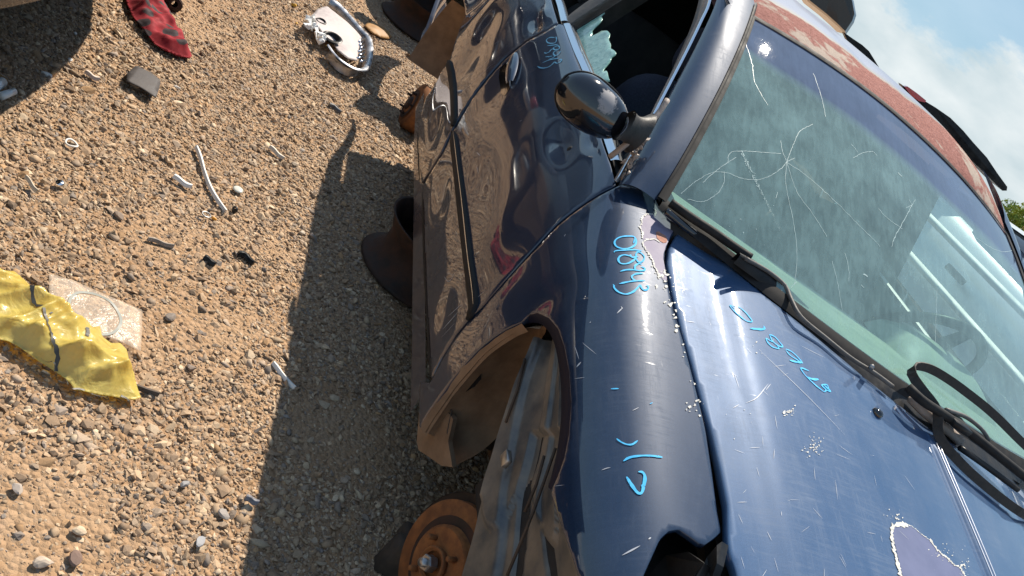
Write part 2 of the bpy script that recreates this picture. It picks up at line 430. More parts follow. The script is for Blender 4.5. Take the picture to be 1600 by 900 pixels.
# body side: stations along x, nine heights up the section, (y, z)
ST = {
 -3.75: [(-.70, .30), (-.76, .36), (-.79, .46), (-.80, .56), (-.79, .67), (-.77, .79), (-.74, .88), (-.70, .95), (-.62, .975), (-.50, .98)],
 -3.40: [(-.81, .26), (-.84, .33), (-.865, .44), (-.875, .55), (-.872, .66), (-.855, .79), (-.825, .89), (-.79, .955), (-.72, .985), (-.60, .995)],
 -2.90: [(-.845, .23), (-.868, .31), (-.888, .43), (-.898, .54), (-.896, .66), (-.878, .79), (-.850, .885), (-.82, .95), (-.775, .985), (-.70, 1.0)],
 -2.20: [(-.866, .22), (-.881, .30), (-.895, .42), (-.902, .53), (-.900, .655), (-.882, .785), (-.858, .88), (-.832, .942), (-.805, .980), (-.74, .99)],
 -1.55: [(-.866, .22), (-.881, .30), (-.895, .42), (-.902, .53), (-.900, .65), (-.880, .78), (-.855, .872), (-.832, .935), (-.808, .970), (-.74, .985)],
 -1.00: [(-.866, .22), (-.881, .30), (-.895, .42), (-.902, .53), (-.900, .65), (-.880, .78), (-.853, .868), (-.826, .928), (-.796, .957), (-.72, .975)],
 -.60: [(-.866, .22), (-.881, .30), (-.895, .42), (-.900, .53), (-.897, .65), (-.879, .775), (-.850, .862), (-.818, .920), (-.780, .945), (-.68, .965)],
 -.40: [(-.868, .22), (-.882, .30), (-.893, .42), (-.898, .53), (-.895, .645), (-.880, .765), (-.848, .848), (-.795, .898), (-.695, .926), (-.60, .935)],
 -.20: [(-.87, .22), (-.883, .30), (-.893, .42), (-.897, .53), (-.895, .64), (-.882, .75), (-.845, .825), (-.785, .866), (-.680, .886), (-.60, .893)],
 .00: [(-.86, .22), (-.877, .30), (-.889, .42), (-.895, .52), (-.893, .62), (-.878, .72), (-.838, .788), (-.773, .826), (-.668, .845), (-.60, .851)],
 .25: [(-.84, .22), (-.86, .30), (-.875, .41), (-.884, .50), (-.882, .60), (-.866, .688), (-.822, .744), (-.755, .776), (-.653, .792), (-.59, .797)],
 .60: [(-.76, .22), (-.79, .30), (-.81, .40), (-.825, .48), (-.82, .56), (-.80, .63), (-.765, .678), (-.705, .706), (-.62, .720), (-.56, .725)],
}
_sx = np.array(sorted(ST)); _sy = np.array([[p[0] for p in ST[x]] for x in _sx]); _sz = np.array([[p[1] for p in ST[x]] for x in _sx])
def _herm(x, X, Y):
    i = np.clip(np.searchsorted(X, x) - 1, 0, len(X) - 2); h = X[i + 1] - X[i]; t = np.clip((x - X[i]) / h, -.5, 1.5)
    D = np.gradient(Y, X, axis=0); t = t[:, None]; h = h[:, None]
    return (2 * t**3 - 3 * t**2 + 1) * Y[i] + (t**3 - 2 * t**2 + t) * h * D[i] + (-2 * t**3 + 3 * t**2) * Y[i + 1] + (t**3 - t**2) * h * D[i + 1]
DENTS = [  # x, z, depth, sx, sz
 (-2.72, .70, .075, .26, .17),  # added dent, draws the rear flank in to trim its cast shadow
 (-.86, .86, .006, .10, .035), (-1.05, .60, .010, .16, .07), (-.70, .62, -.007, .12, .09), (-1.45, .70, .006, .10, .08),
 (-1.72, .90, .010, .07, .022), (-1.78, .945, -.006, .05, .015), (-1.95, .62, .014, .13, .09), (-2.20, .45, -.012, .14, .06), (-1.80, .40, .012, .12, .05),
 (-2.10, .74, .010, .12, .06), (-.30, .70, .006, .05, .09), (-.42, .60, -.006, .06, .07), (-1.25, .42, .008, .12, .05), (-.62, .40, .007, .09, .05), (-.78, .925, .004, .03, .012)]
_wr = np.random.default_rng(77)
WOB = [(a * f_, b * f_, p, .011 / f_ ** 1.05 * .10) for a, b, f_, p in zip(_wr.normal(0, .8, 16), _wr.normal(0, 1, 16), np.geomspace(7, 52, 16), _wr.uniform(0, 6.3, 16))]
def side_fn(x, v):
    x = np.asarray(x, float); v = np.asarray(v, float)
    Y = _herm(x, _sx, _sy); Z = _herm(x, _sx, _sz)
    k = np.arange(10.0); i = np.clip(np.floor(v).astype(int), 0, 8); t = v - i; r = np.arange(len(x))
    def cr(A):
        p1 = A[r, i]; p2 = A[r, i + 1]; p0 = np.where(i > 0, A[r, np.maximum(i - 1, 0)], 2 * p1 - p2); p3 = np.where(i < 8, A[r, np.minimum(i + 2, 9)], 2 * p2 - p1)
        return .5 * (2 * p1 + (p2 - p0) * t + (2 * p0 - 5 * p1 + 4 * p2 - p3) * t * t + (-p0 + 3 * p1 - 3 * p2 + p3) * t**3)
    y = cr(Y); z = cr(Z)
    fade = np.clip((8.2 - v) / 1.5, 0, 1)
    d = np.zeros_like(x)
    for (dx, dz, dd, sx_, sz_) in DENTS: d = d + dd * np.exp(-((x - dx) / sx_) ** 2 - ((z - dz) / sz_) ** 2)
    amp = np.clip((-x - .35) / .6, 0.08, 1) * np.clip(1 + (-x - 1.5) * 1.0, 1, 2.0) * (.55 + .45 * np.sin(x * 5.1 + z * 7.7))
    w_ = 0
    for (ka, kb, ph, am) in WOB: w_ = w_ + am * np.sin(x * ka + z * kb + ph + .9 * np.sin(z * 8 + x * 3 + ph))
    d = d + amp * fade * w_
    # molded character crease above the sill
    y = y + d
    return np.stack([x, y, z], 1)
side = Surf(side_fn, (-3.75, .75), (0, 9), .11, (420, 170))

def hood_z(x, y):
    ay = np.abs(y); ze = .843 - .206 * x; zc = .928 - .185 * x - .05 * np.clip(x, 0, 9) ** 2
    z = ze + (zc - ze) * (1 - np.clip(ay / .70, 0, 1.2) ** 2.3)
    z = z + .006 * np.tanh((.565 - ay) / .022) - .0015 * np.sin(x * 9 + y * 5) * np.sin(y * 8)
    return z
def hood_fn(x, y):
    x = np.asarray(x, float); y = np.asarray(y, float); return np.stack([x, y, hood_z(x, y)], 1)
hood = Surf(hood_fn, (-.65, .75), (-.80, .80), 1.0, (280, 300))

def ws_fn(u, w):
    u = np.asarray(u, float); w = np.asarray(w, float)
    yb, yt = .715, .533; y = u * (yb + (yt - yb) * w) * np.where(u > 0, 1.26, 1.0)
    xb = -.30 - .227 * u**2; xt = -1.10 - .07 * u**2; zb = 1.000 - .026 * u**2; zt = 1.415 - .053 * u**2
    x = xb + (xt - xb) * w; z = zb + (zt - zb) * w; b = .030 * 4 * w * (1 - w)
    return np.stack([x + b * .46, y, z + b * .89], 1)
glass = Surf(ws_fn, (-1.15, 1.15), (-.15, 1.1), 1.0, (240, 160))
def gs_fn(x, z):
    x = np.asarray(x, float); z = np.asarray(z, float); return np.stack([x, -.800 + (z - .95) * .42 + .0 * x, z], 1)
green = Surf(gs_fn, (-2.6, -.3), (.88, 1.42), 1.0, (200, 120))
def roof_fn(x, y):
    x = np.asarray(x, float); y = np.asarray(y, float)
    y0 = y; y = np.where(y > 0, y / 1.26, y); u = y / .56
    xf = -1.10 - .07 * (y / .533) ** 2
    s = np.clip((xf - x), -.02, 2)
    crown = 1.415 + (.075 + .03 * np.clip(y0 / .4, 0, 1)) * (1 - np.exp(-s * (3.2 + 3.5 * np.clip(y0 / .5, 0, 1)))) - .13 * np.clip(-x - 2.0, 0, 2) ** 1.6
    z = crown - .053 * u**2 - .020 * u**6 - .02 * (1 - np.exp(-s * 3)) * u**2
    return np.stack([x, y0, z], 1)
roof = Surf(roof_fn, (-2.5, -1.0), (-.72, .72), 1.0, (160, 200))
# ============================================================ THE NAVY CAR
car = empty('dented_car', (-1.35, 0, 0), 'dented dark navy sedan without wheels, blue pen numbers on fender, door and hood', 'car')
def pen(parent, surf, lists, lift, w=.0042, m='pen', name='pen_writing'):
    for pl in lists:
        if isinstance(pl, tuple): pl, ww = pl
        else: ww = w
        V, F = surf.stroke(pl, ww, lift); mesh(name, V, F, m, parent)
def zp(x0, y0, s, pts): return [(x0 + a / s, y0 + b / s) for a, b in pts]

# --- front fender
fender_px = [(966, 291), (985, 290), (1003, 293), (1020, 302), (1026, 316), (1033, 330), (1046, 343), (1057, 355), (1051, 366), (1043, 377), (1038, 392), (1037, 408),
 (1042, 440), (1053, 487), (1069, 540), (1087, 610), (1102, 672), (1112, 738), (1120, 800), (1126, 830), (1113, 842), (1098, 852), (1082, 839), (1062, 826), (1044, 829), (1030, 842), (1018, 868), (1003, 900), (990, 935), (940, 990),
 (912, 930), (905, 900), (889, 852), (872, 805), (861, 768), (872, 744), (882, 715), (889, 680), (893, 632), (890, 582), (882, 541), (872, 513), (858, 497), (840, 489), (826, 490), (813, 503),
 (790, 514), (770, 527), (748, 545), (722, 573), (702, 598), (684, 624), (668, 646), (655, 668), (655, 630), (656, 596), (672, 598), (691, 562), (712, 528), (733, 503), (755, 482), (777, 456), (800, 430), (841, 386), (872, 353), (908, 325), (943, 303)]
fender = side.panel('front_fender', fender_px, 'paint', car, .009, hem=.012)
# flared arch lip, rolled inwards
la = [(861, 766), (872, 743), (882, 715), (889, 680), (893, 632), (890, 582), (882, 541), (872, 513), (858, 497), (840, 489), (826, 490), (813, 503)]
lb = [(857, 760), (864, 733), (871, 700), (876, 660), (877, 620), (874, 578), (867, 540), (857, 518), (846, 507), (834, 504), (824, 506), (815, 507)]
q = side.solve(la); A = side.fn(q[:, 0], q[:, 1]); Bp = np.array([B(p[0], p[1], 1, A[i][1] + .014) for i, p in enumerate(lb)])
loft('arch_lip', A, Bp, 'paint_dark', fender, 5, 60, .004, (0, -1, .3))
# lower rear edge returns inwards
la = [(813, 503), (790, 514), (748, 545), (702, 598), (684, 624), (655, 668)]
q = side.solve(la); A = side.fn(q[:, 0], q[:, 1]); loft('arch_flange', A, A + np.array([.012, .022, -.004]), 'dirt_liner', fender, 2, 40)
# flaked lacquer at the hood corner: bare lavender primer with white ragged rim
prim = zp(960, 280, 5.625, [(345, 262), (365, 300), (350, 318), (300, 308), (262, 318), (235, 350), (236, 385), (222, 420), (240, 470), (246, 520), (262, 545), (250, 570), (270, 610), (295, 650), (325, 700), (345, 760), (365, 800), (395, 850), (420, 880), (445, 900), (462, 880), (455, 830), (440, 770), (428, 700), (430, 650), (450, 590), (490, 500), (538, 422), (500, 388), (440, 330), (400, 285)])
side.panel('bare_primer', prim, 'lavender', fender, .006, lift=.0006, hem=0)
rs = zp(960, 280, 5.625, [(362, 470), (385, 460), (410, 480), (445, 500), (462, 530), (455, 560), (425, 563), (395, 545), (370, 520)])
side.panel('rust_spot', rs, 'rust_spot', fender, .004, lift=.0014, hem=0)
mb = MB()
rim = zp(960, 280, 5.625, [(345, 262), (362, 300), (350, 320), (300, 308), (262, 318), (237, 350), (240, 385), (222, 425), (245, 470), (244, 520)])
V, F = side.stroke(rim, .0028, .0016, samples=90, rag=.8); mb.add(V, F)
rim = zp(960, 280, 5.625, [(300, 530), (262, 545), (248, 570), (270, 612), (300, 655), (328, 705), (345, 765), (372, 810), (385, 850)])
V, F = side.stroke(rim, .0028, .0016, samples=90, rag=.8); mb.add(V, F)
V, F = side.stroke(zp(960, 280, 5.625, [(305, 535), (345, 530), (370, 540), (400, 560)]), .004, .0018); mb.add(V, F)
def flakes(mb, surf, cx, cy, sx, sy, n, r0, r1, lift, ang=None):
    for _ in range(n):
        x, y = rng.normal(cx, sx), rng.normal(cy, sy); r = rng.uniform(r0, r1) * rng.choice([.5, .8, 1.3]); k = rng.integers(6, 10); a0 = rng.uniform(0, 6.3)
        e = rng.uniform(.5, 1)
        pts = [(x + r * rng.uniform(.3, 1.5) * math.cos(a0 + 6.283 * i / k), y + r * e * rng.uniform(.3, 1.5) * math.sin(a0 + 6.283 * i / k)) for i in range(k)]
        q = surf.solve(pts); P = surf.fn(q[:, 0], q[:, 1]); N = surf.normal(q[:, 0], q[:, 1]); mb.add(P + N * lift, [tuple(range(k))])
for (cx, cy, sx, sy, n, r0, r1) in [(1036, 428, 7, 5, 22, 1, 3), (1040, 450, 5, 6, 9, 1, 4), (1046, 474, 4, 6, 9, 1, 2.5), (1053, 489, 2, 5, 3, 2.5, 4.5), (1058, 508, 2, 5, 4, 1.5, 3.2), (1068, 548, 2, 8, 4, 1, 2), (1082, 600, 3, 4, 3, .8, 2), (1080, 638, 6, 5, 9, .7, 1.8), (1090, 640, 2, 8, 6, 1, 2.4)]:
    flakes(mb, side, cx, cy, sx, sy, n, r0, r1, .0014)
tag(mb.build('flaked_lacquer', 'white_edge', fender, False), kind='stuff')
# pen numbers 018943
z = lambda pts: zp(940, 360, 8.18, pts)
pen(fender, side, [z([(405, 170), (420, 90), (330, 78), (240, 90), (180, 125), (165, 170), (195, 215), (270, 238), (350, 232), (420, 195), (440, 140), (425, 95), (400, 80)]),
 z([(160, 288), (175, 268), (300, 256), (420, 254), (515, 266)]),
 z([(470, 345), (440, 340), (400, 350), (350, 330), (290, 318), (235, 335), (212, 380), (240, 425), (310, 432), (380, 405), (430, 360), (440, 300), (470, 278), (520, 310), (545, 350), (520, 400), (470, 410), (440, 370), (425, 330)]),
 z([(515, 440), (470, 430), (425, 460), (430, 505), (480, 520), (540, 515), (545, 485), (500, 470)]), z([(470, 520), (400, 508), (310, 510), (235, 530)]),
 z([(530, 555), (440, 560), (385, 590), (395, 625), (430, 640)]), z([(550, 648), (430, 650), (310, 668), (225, 688)]),
 z([(565, 715), (590, 715), (590, 750), (550, 770), (510, 745), (490, 700), (460, 735), (400, 790), (310, 820), (220, 795), (165, 745), (148, 695)])], .0014, .0040)
z = lambda pts: zp(950, 590, 4.5, pts)
pen(fender, side, [z([(60, 432), (90, 455), (130, 472), (170, 472), (208, 445)]), (z([(108, 590), (150, 565), (220, 553), (300, 552), (380, 562)]), .0040),
 (z([(130, 700), (160, 750), (205, 810), (235, 812), (250, 760), (258, 700), (240, 668), (212, 665)]), .0055), (z([(20, 82), (75, 80)]), .0028), (z([(292, 188), (312, 178)]), .0016)], .0014, .0032, name='pen_mark')
mb = MB()
for pl, w in [([(898, 540), (905, 562)], .0012), ([(909, 535), (932, 554)], .0010), ([(898, 592), (914, 590)], .001), ([(964, 490), (973, 481)], .0022), ([(970, 479), (973, 483)], .0015), ([(988, 642), (998, 637)], .001),
              ([(940, 735), (948, 732), (954, 731)], .0015), ([(972, 868), (1000, 853)], .0025), ([(922, 505), (923, 503)], .002), ([(866, 760), (882, 758)], .0008), ([(1013, 843), (1017, 840)], .002), ([(908, 566), (901, 574)], .003)]:
    V, F = side.stroke(pl, w, .0009, taper=len(pl) > 1); mb.add(V, F)
tag(mb.build('scratch', 'scratch', fender), kind='stuff')

# --- front door
fd_px = [(874, 38), (850, 51), (822, 66), (790, 92), (762, 124), (735, 160), (713, 197), (693, 238), (673, 270), (661, 291), (662, 360), (664, 430), (668, 520), (674, 590), (689, 558), (710, 524), (731, 499), (753, 478), (775, 452), (798, 426), (838, 382), (869, 349), (905, 321), (940, 299), (962, 289), (953, 255), (932, 190), (914, 125), (897, 80), (882, 38)]
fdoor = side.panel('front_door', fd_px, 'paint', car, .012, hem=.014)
z = lambda pts: zp(830, 45, 12.85, pts)
pen(fdoor, side, [z([(500, 165), (515, 220), (490, 280), (420, 300), (340, 285), (310, 240), (340, 200), (400, 180), (480, 185)]), z([(550, 318), (450, 335), (330, 345)]),
 z([(480, 365), (540, 350), (575, 380), (550, 420), (480, 430), (450, 400), (480, 365)]), z([(470, 400), (400, 430), (370, 470), (300, 500), (270, 480)]), z([(595, 455), (560, 510), (490, 545), (450, 510), (470, 465), (530, 450)]),
 z([(430, 555), (360, 565), (290, 570)]), z([(555, 600), (450, 615), (350, 640), (230, 690)]), z([(500, 540), (440, 590), (350, 625)]), z([(560, 625), (610, 625), (590, 670), (520, 700), (470, 675), (430, 720), (360, 770), (270, 795), (190, 790), (130, 760)])], .0016, .0042, 'pen_faint')
# body mouldings
def moulding(parent, pxs, w=.030, name='side_moulding', lift=.009, m='rubber'):
    P2 = smoothline(pxs, 60); q = side.solve(P2); P = side.fn(q[:, 0], q[:, 1]); N = side.normal(q[:, 0], q[:, 1]); V = []; n = len(P)
    for i in range(n):
        t = P[min(i + 1, n - 1)] - P[max(i - 1, 0)]; t /= np.linalg.norm(t); u = np.cross(N[i], t)
        if u[2] < 0: u = -u
        k = min(1, .25 + min(i, n - 1 - i) / 3.0)
        for a, l in ((-.5, -.001), (-.46, lift * .75), (-.3, lift), (.3, lift), (.46, lift * .75), (.5, -.001)): V.append(P[i] + u * w * a * k + N[i] * l * (.6 + .4 * k))
    o = mesh(name, V, grid_faces(n, 6) + [tuple(range(6)), tuple(range((n - 1) * 6, n * 6))[::-1]], m, parent); return o
mo = moulding(fdoor, [(708, 206), (714, 255), (722, 320), (731, 395), (739, 455), (741, 478), (735, 494), (731, 500)], .034)
P2 = [(712, 207), (718, 255), (726, 320), (735, 395), (743, 455), (745, 478)]
V, F = side.stroke(P2, .003, .0105); mesh('bright_edge', V, F, 'chrome', mo)
for nm, pxs in (('sill_groove', [(655, 205), (657, 286)]), ('sill_groove', [(660, 300), (663, 400), (668, 500), (673, 588)])):
    par = fdoor if pxs[0][1] > 250 else None
    if par: V, F = side.stroke(pxs, .012, .0012); mesh('sill_groove', V, F, 'rubber', par)
mb = MB()
for pl, w in [([(694, 432), (702, 440), (712, 425)], .002), ([(741, 470), (758, 455)], .0012), ([(745, 238), (751, 244)], .003), ([(745, 258), (748, 272)], .0016), ([(700, 495), (722, 475)], .002), ([(692, 515), (716, 488)], .003), ([(690, 528), (712, 504)], .0012), ([(882, 370), (884, 366)], .002),
              ([(716, 150), (775, 95)], .0008), ([(720, 130), (768, 90)], .0006), ([(812, 190), (816, 188)], .002), ([(771, 70), (785, 62)], .0006)]:
    V, F = side.stroke(pl, w, .0009, taper=True); mb.add(V, F)
tag(mb.build('scratch', 'scratch', fdoor), kind='stuff')
# door handle: dark recess with a flap handle over it
hq = [(780, 122), (781, 108), (790, 98), (796, 112), (800, 126), (797, 138), (789, 150), (783, 146)]
hp = side.panel('handle_recess', hq, 'gloss_black', fdoor, .006, lift=.0012, hem=0)
q = side.solve([(806, 88), (799, 132)]); P = side.fn(q[:, 0], q[:, 1]); N = side.normal(q[:, 0], q[:, 1]).mean(0)
t = P[1] - P[0]; L = np.linalg.norm(t); t /= L; u = np.cross(N, t); V = []
for i in range(13):
    s = i / 12; wd = .024 * math.sin(math.pi * (s * .86 + .07)) ** .5
    for j in range(9):
        a = math.pi * j / 8; V.append(P[0] + t * L * s + u * wd * math.cos(a) + N * (.006 + .016 * math.sin(a) * math.sin(math.pi * (s * .9 + .05)) ** .4))
ho = mesh('door_handle', V, grid_faces(13, 9), 'paint', fdoor)

# belt trim and window seals of the front door
q = side.solve([(881, 38), (896, 78), (913, 118), (933, 185), (955, 252)]); A = side.fn(q[:, 0], q[:, 1]) + [0, -.002, .001]
loft('belt_trim', A, A + np.array([0, .026, .014]), 'chrome', fdoor, 5, 50, .004, (0, -.5, 1))
loft('belt_seal', A + np.array([0, .028, .013]), A + np.array([0, .042, .008]), 'rubber', fdoor, 3, 50, .004, (0, 0, 1))

# --- rear door
rd_px = [(871, 36), (848, 49), (820, 63), (788, 89), (760, 120), (733, 157), (709, 196), (690, 236), (671, 267), (659, 285), (654, 240), (655, 195), (665, 153), (683, 126), (704, 92), (716, 50), (724, 0)]
rq_ = [tuple(a) for a in side.solve(rd_px)] + [(-2.82, 4.6), (-2.62, 5.6), (-2.52, 7.6), (-2.4, 8.05), (-2.0, 8.02)]
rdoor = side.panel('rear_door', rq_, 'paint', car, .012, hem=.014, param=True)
moulding(rdoor, [(701, 96), (706, 120), (709, 150), (710, 190), (709, 197)], .030)
q = side.solve([(852, -30), (868, 0), (877, 34)]); A = side.fn(q[:, 0], q[:, 1]) + [0, -.002, .001]
loft('belt_trim', A, A + np.array([0, .026, .014]), 'chrome', rdoor, 5, 30, .004, (0, -.5, 1))
V, F = side.stroke([(652, 205), (656, 283)], .012, .0012); mesh('sill_groove', V, F, 'rubber', rdoor)

# --- rocker, quarter panel
rq = side.solve([(655, 668), (655, 640), (655, 600), (673, 596)])
xs = np.linspace(-2.36, -.46, 60)
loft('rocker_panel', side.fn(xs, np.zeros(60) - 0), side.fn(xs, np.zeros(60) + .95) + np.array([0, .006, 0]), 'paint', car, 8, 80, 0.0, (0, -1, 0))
# the rear wing has been cut away above the wheel: only a low strip is left behind the arch
qp = [(-3.74, .2), (-3.08, .25), (-3.07, .9), (-3.12, 1.6), (-3.24, 2.3), (-3.38, 3.0), (-3.55, 3.8), (-3.74, 4.6)]
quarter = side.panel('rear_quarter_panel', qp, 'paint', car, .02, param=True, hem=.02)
# opposite side of the body, trunk lid, simple but complete
def mirror_side(name, x0, x1, v0, v1, m, arch=None):
    xs = np.linspace(x0, x1, 36); vs = np.linspace(v0, v1, 24); X, Vv = np.meshgrid(xs, vs, indexing='ij'); P = side_fn(X.ravel(), Vv.ravel()); P[:, 1] = .13 - P[:, 1]
    F = grid_faces(36, 24)
    if arch:
        def ok(f):
            c = P[list(f)].mean(0); return (c[0] - arch) ** 2 + (c[2] - .33) ** 2 > .37 ** 2
        F = [f for f in F if ok(f)]
    return mesh(name, P, F, m, car)
mirror_side('front_fender', -.45, .6, 0, 9, 'paint', 0.0); mirror_side('front_door', -1.55, -.46, 0, 8, 'paint'); mirror_side('rear_door', -2.42, -1.56, 0, 8, 'paint', -2.7); mirror_side('rear_quarter_panel', -3.74, -2.43, 0, 9, 'paint', -2.7)
# --- hood
hd_px = [(1060, 366), (1082, 379), (1110, 396), (1150, 422), (1200, 466), (1262, 516), (1300, 548), (1350, 590), (1400, 630), (1462, 678), (1520, 714), (1600, 767), (1680, 822), (1780, 900)]
q = list(hood.solve(hd_px)); q = [tuple(a) for a in q]
xr = [a for a in q if a[1] <= .55]
q = xr + [(-.36, .60), (-.44, .66), (-.42, .70), (.1, .66), (.55, .60), (.66, .40), (.70, 0), (.66, -.40)]
hp2 = hood.solve([(1165, 940), (1150, 885), (1143, 868), (1140, 845), (1139, 790), (1129, 740), (1115, 678), (1100, 630), (1085, 575), (1066, 512), (1052, 455), (1045, 412), (1048, 388)])
q += [(.60, -.57), (.5, -.60)] + [tuple(a) for a in hp2 if a[0] < .45]
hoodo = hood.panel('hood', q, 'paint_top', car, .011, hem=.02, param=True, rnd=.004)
# centre rib, two thin pressed lines
xs = np.linspace(-.205, .66, 160); V = []
prof = [(-.026, -.0005), (-.018, .0006), (-.012, .0060), (-.006, .0088), (-.002, .0070), (.002, .0070), (.006, .0088), (.012, .0060), (.018, .0006), (.026, -.0005)]
sm = [(np.interp(t, range(10), [p[0] for p in prof]), np.interp(t, range(10), [p[1] for p in prof])) for t in np.linspace(0, 9, 28)]
for x in xs:
    for yy, h in sm:
        cy = .0 + .012 * math.sin((x + .2) * 1.2); V.append((x, cy + yy, float(hood_z(np.array([x]), np.array([cy + yy]))[0]) + h * min(1, (x + .215) / .06)))
ribo = mesh('hood_rib', V, grid_faces(160, 28), 'paint_top', hoodo)
for off_ in (-.0075, .0055):  # two thin bright tubes added along the crest as a painted sun glint
    MB().tube([(x, .012 * math.sin((x + .2) * 1.2) + off_, float(hood_z(np.array([x]), np.array([.0]))[0]) + .0082) for x in np.linspace(-.17, .66, 60)], .0016, 6).build('rib_glint', 'glint_metal', ribo)
z = lambda pts: zp(1130, 470, 6.0, pts)
pen(hoodo, hood, [z([(100, 48), (150, 65), (210, 115), (265, 185), (262, 200), (210, 188), (130, 125), (65, 55), (75, 48), (110, 75)]), (z([(375, 238), (385, 258), (360, 270), (250, 262)]), .0055),
 z([(430, 318), (480, 340), (530, 395), (555, 430), (520, 428), (460, 380), (430, 318)]), z([(470, 390), (430, 372), (400, 355), (415, 395), (460, 435), (518, 450), (505, 425)]),
 z([(585, 455), (640, 480), (700, 535), (738, 585), (690, 555), (620, 510), (582, 460)]), (z([(735, 582), (680, 575), (620, 560)]), .006),
 z([(800, 658), (725, 632), (750, 680), (800, 735), (870, 800), (945, 858)]), (z([(780, 718), (840, 738), (890, 738)]), .006), z([(945, 858), (960, 835), (920, 795), (970, 790), (980, 830), (935, 785)]), z([(940, 790), (975, 820), (1003, 852), (960, 838)])], .0012, .0036)
# peeled patch, pale rim
pp = zp(1340, 780, 6.15, [(345, 260), (420, 240), (515, 265), (600, 330), (700, 400), (780, 500), (900, 610), (985, 670), (1030, 738), (1080, 820), (1000, 950), (520, 950), (430, 738), (395, 600), (360, 440), (325, 320)])
hood.panel('peeled_lacquer', pp, 'violet', hoodo, .01, lift=.0006, hem=0)
mb = MB()
V, F = hood.stroke(zp(1340, 780, 6.15, [(470, 248), (400, 242), (340, 262), (322, 320), (335, 440), (365, 560), (395, 680), (420, 760), (450, 900)]), .0062, .0014, samples=90, rag=.9); mb.add(V, F)
V, F = hood.stroke(zp(1340, 780, 6.15, [(470, 248), (520, 265), (600, 330), (700, 402)]), .0014, .0014, samples=40, rag=.4); mb.add(V, F)
V, F = hood.stroke(zp(1340, 780, 6.15, [(700, 402), (740, 460), (810, 530), (900, 610), (975, 660), (1030, 738), (1060, 800)]), .0042, .0014, samples=60, rag=1.0); mb.add(V, F)
for (cx, cy, sx, sy, n, r0, r1) in [(1398, 812, 6, 5, 14, .6, 1.6), (1392, 800, 5, 8, 10, .3, .9), (1475, 862, 14, 12, 26, .4, 1.3), (1505, 885, 8, 8, 26, .5, 1.8), (1272, 697, 8, 8, 60, .5, 1.5), (1234, 643, 5, 3, 24, .6, 2.0), (1180, 535, 8, 20, 10, .4, .9), (1160, 660, 14, 26, 8, .4, .8)]:
    flakes(mb, hood, cx, cy, sx, sy, n, r0, r1, .0012)
tag(mb.build('flaked_lacquer', 'white_edge', hoodo, False), kind='stuff')
mb = MB()
for pl, w in [([(1184, 545), (1262, 620), (1320, 680)], .0012), ([(1165, 630), (1182, 622), (1200, 600)], .0014), ([(1145, 638), (1155, 632)], .001), ([(1072, 502), (1086, 504)], .0012), ([(1250, 540), (1290, 560)], .0008), ([(1196, 610), (1204, 600)], .001)] + \
    [([(x, y), (x + rng.normal(6, 8), y + rng.normal(14, 10))], rng.uniform(.0003, .0008)) for x, y in zip(rng.uniform(1140, 1420, 46), rng.uniform(520, 890, 46))]:
    V, F = hood.stroke(pl, w, .0009, taper=True, samples=8); mb.add(V, F)
tag(mb.build('scratch', 'scratch', hoodo), kind='stuff')
# washer nozzle
c = hood.fn(*[np.array([k]) for k in hood.solve([(1370, 646)])[0]])[0]
MB().lathe([(.012, -.003), (.013, .002), (.011, .007), (.006, .010), (.0001, .011)], c, (-.15, 0, 1), 20).build('washer_nozzle', 'gloss_black', hoodo)

# --- cowl: grille strip under the wipers
cA = [hood_fn(np.array([x]), np.array([y]))[0] + [0.03, 0, -.035] for x, y in [(-.50, -.66), (-.44, -.47), (-.34, -.30), (-.22, -.10), (-.19, .1), (-.24, .35), (-.40, .60), (-.5, .68)]]
cB = [ws_fn(np.array([u]), np.array([-.01]))[0] + [.004, 0, -.004] for u in (-.97, -.68, -.42, -.14, .14, .48, .8, .97)]
loft('cowl_panel', cA, cB, 'black', car, 6, 50, .006, (0.3, 0, 1))
wsb = [glass.fn(np.array([u]), np.array([w]))[0] for u, w in [(-1.0, .0), (-.8, .0), (-.5, .0), (0, .0), (.5, 0), (1.0, 0)]]
# grey gritty leaf-screen seen below the right wiper
g1 = [(1058, 357), (1072, 356), (1110, 375), (1150, 405), (1185, 432)]; g2 = [(1066, 370), (1085, 381), (1112, 398), (1145, 420), (1172, 438)]
loft('cowl_screen', [B(p[0], p[1], 2, .948) for p in g1], [B(p[0], p[1], 2, .942) for p in g2], 'grey_plastic', car, 3, 24, .002, (0, 0, 1))

# --- windscreen with tint band and cracks
U, W_ = np.meshgrid(np.linspace(-1, 1, 70), np.linspace(0, 1, 50), indexing='ij')
P = ws_fn(U.ravel(), W_.ravel())
gm = bpy.data.materials.new('windscreen_glass'); gm.use_nodes = True; n = NT(gm); n.t.nodes.remove(n.p)
out = n.t.nodes['Material Output']
tr = n.new('BsdfTransparent'); gl = n.new('BsdfGlossy'); df = n.new('BsdfDiffuse'); gl.inputs['Roughness'].default_value = .015
uvn = n.new('UVMap'); sp = n.new('SeparateXYZ'); n.link(uvn.outputs[0], sp.inputs[0])
wv = n.math('ADD', sp.outputs[1], n.math('MULTIPLY', n.math('SUBTRACT', n.noise(3, 2), .5), .04))
band = n.rng(wv, .745, .80, 0, 1)
stk = n.noise(1.0, 5, .65, n.coord((9, 60, 30), rot=(0, 0, .7)), .6)
dust = n.math('ADD', n.rng(n.noise(7, 6, .65), .35, .7, .28, .47), n.rng(stk, .4, .7, 0, .12))
n.link(n.mix(band, (.66, .86, .82), (.20, .25, .36)), tr.inputs[0])
n.link(n.mix(band, (.32, .49, .48), (.115, .155, .24)), df.inputs[0])
fr = n.new('Fresnel'); geo = n.new('NewGeometry'); n.link(n.rng(geo.outputs['Backfacing'], 0, 1, 1.52, 1 / 1.52), fr.inputs[0])
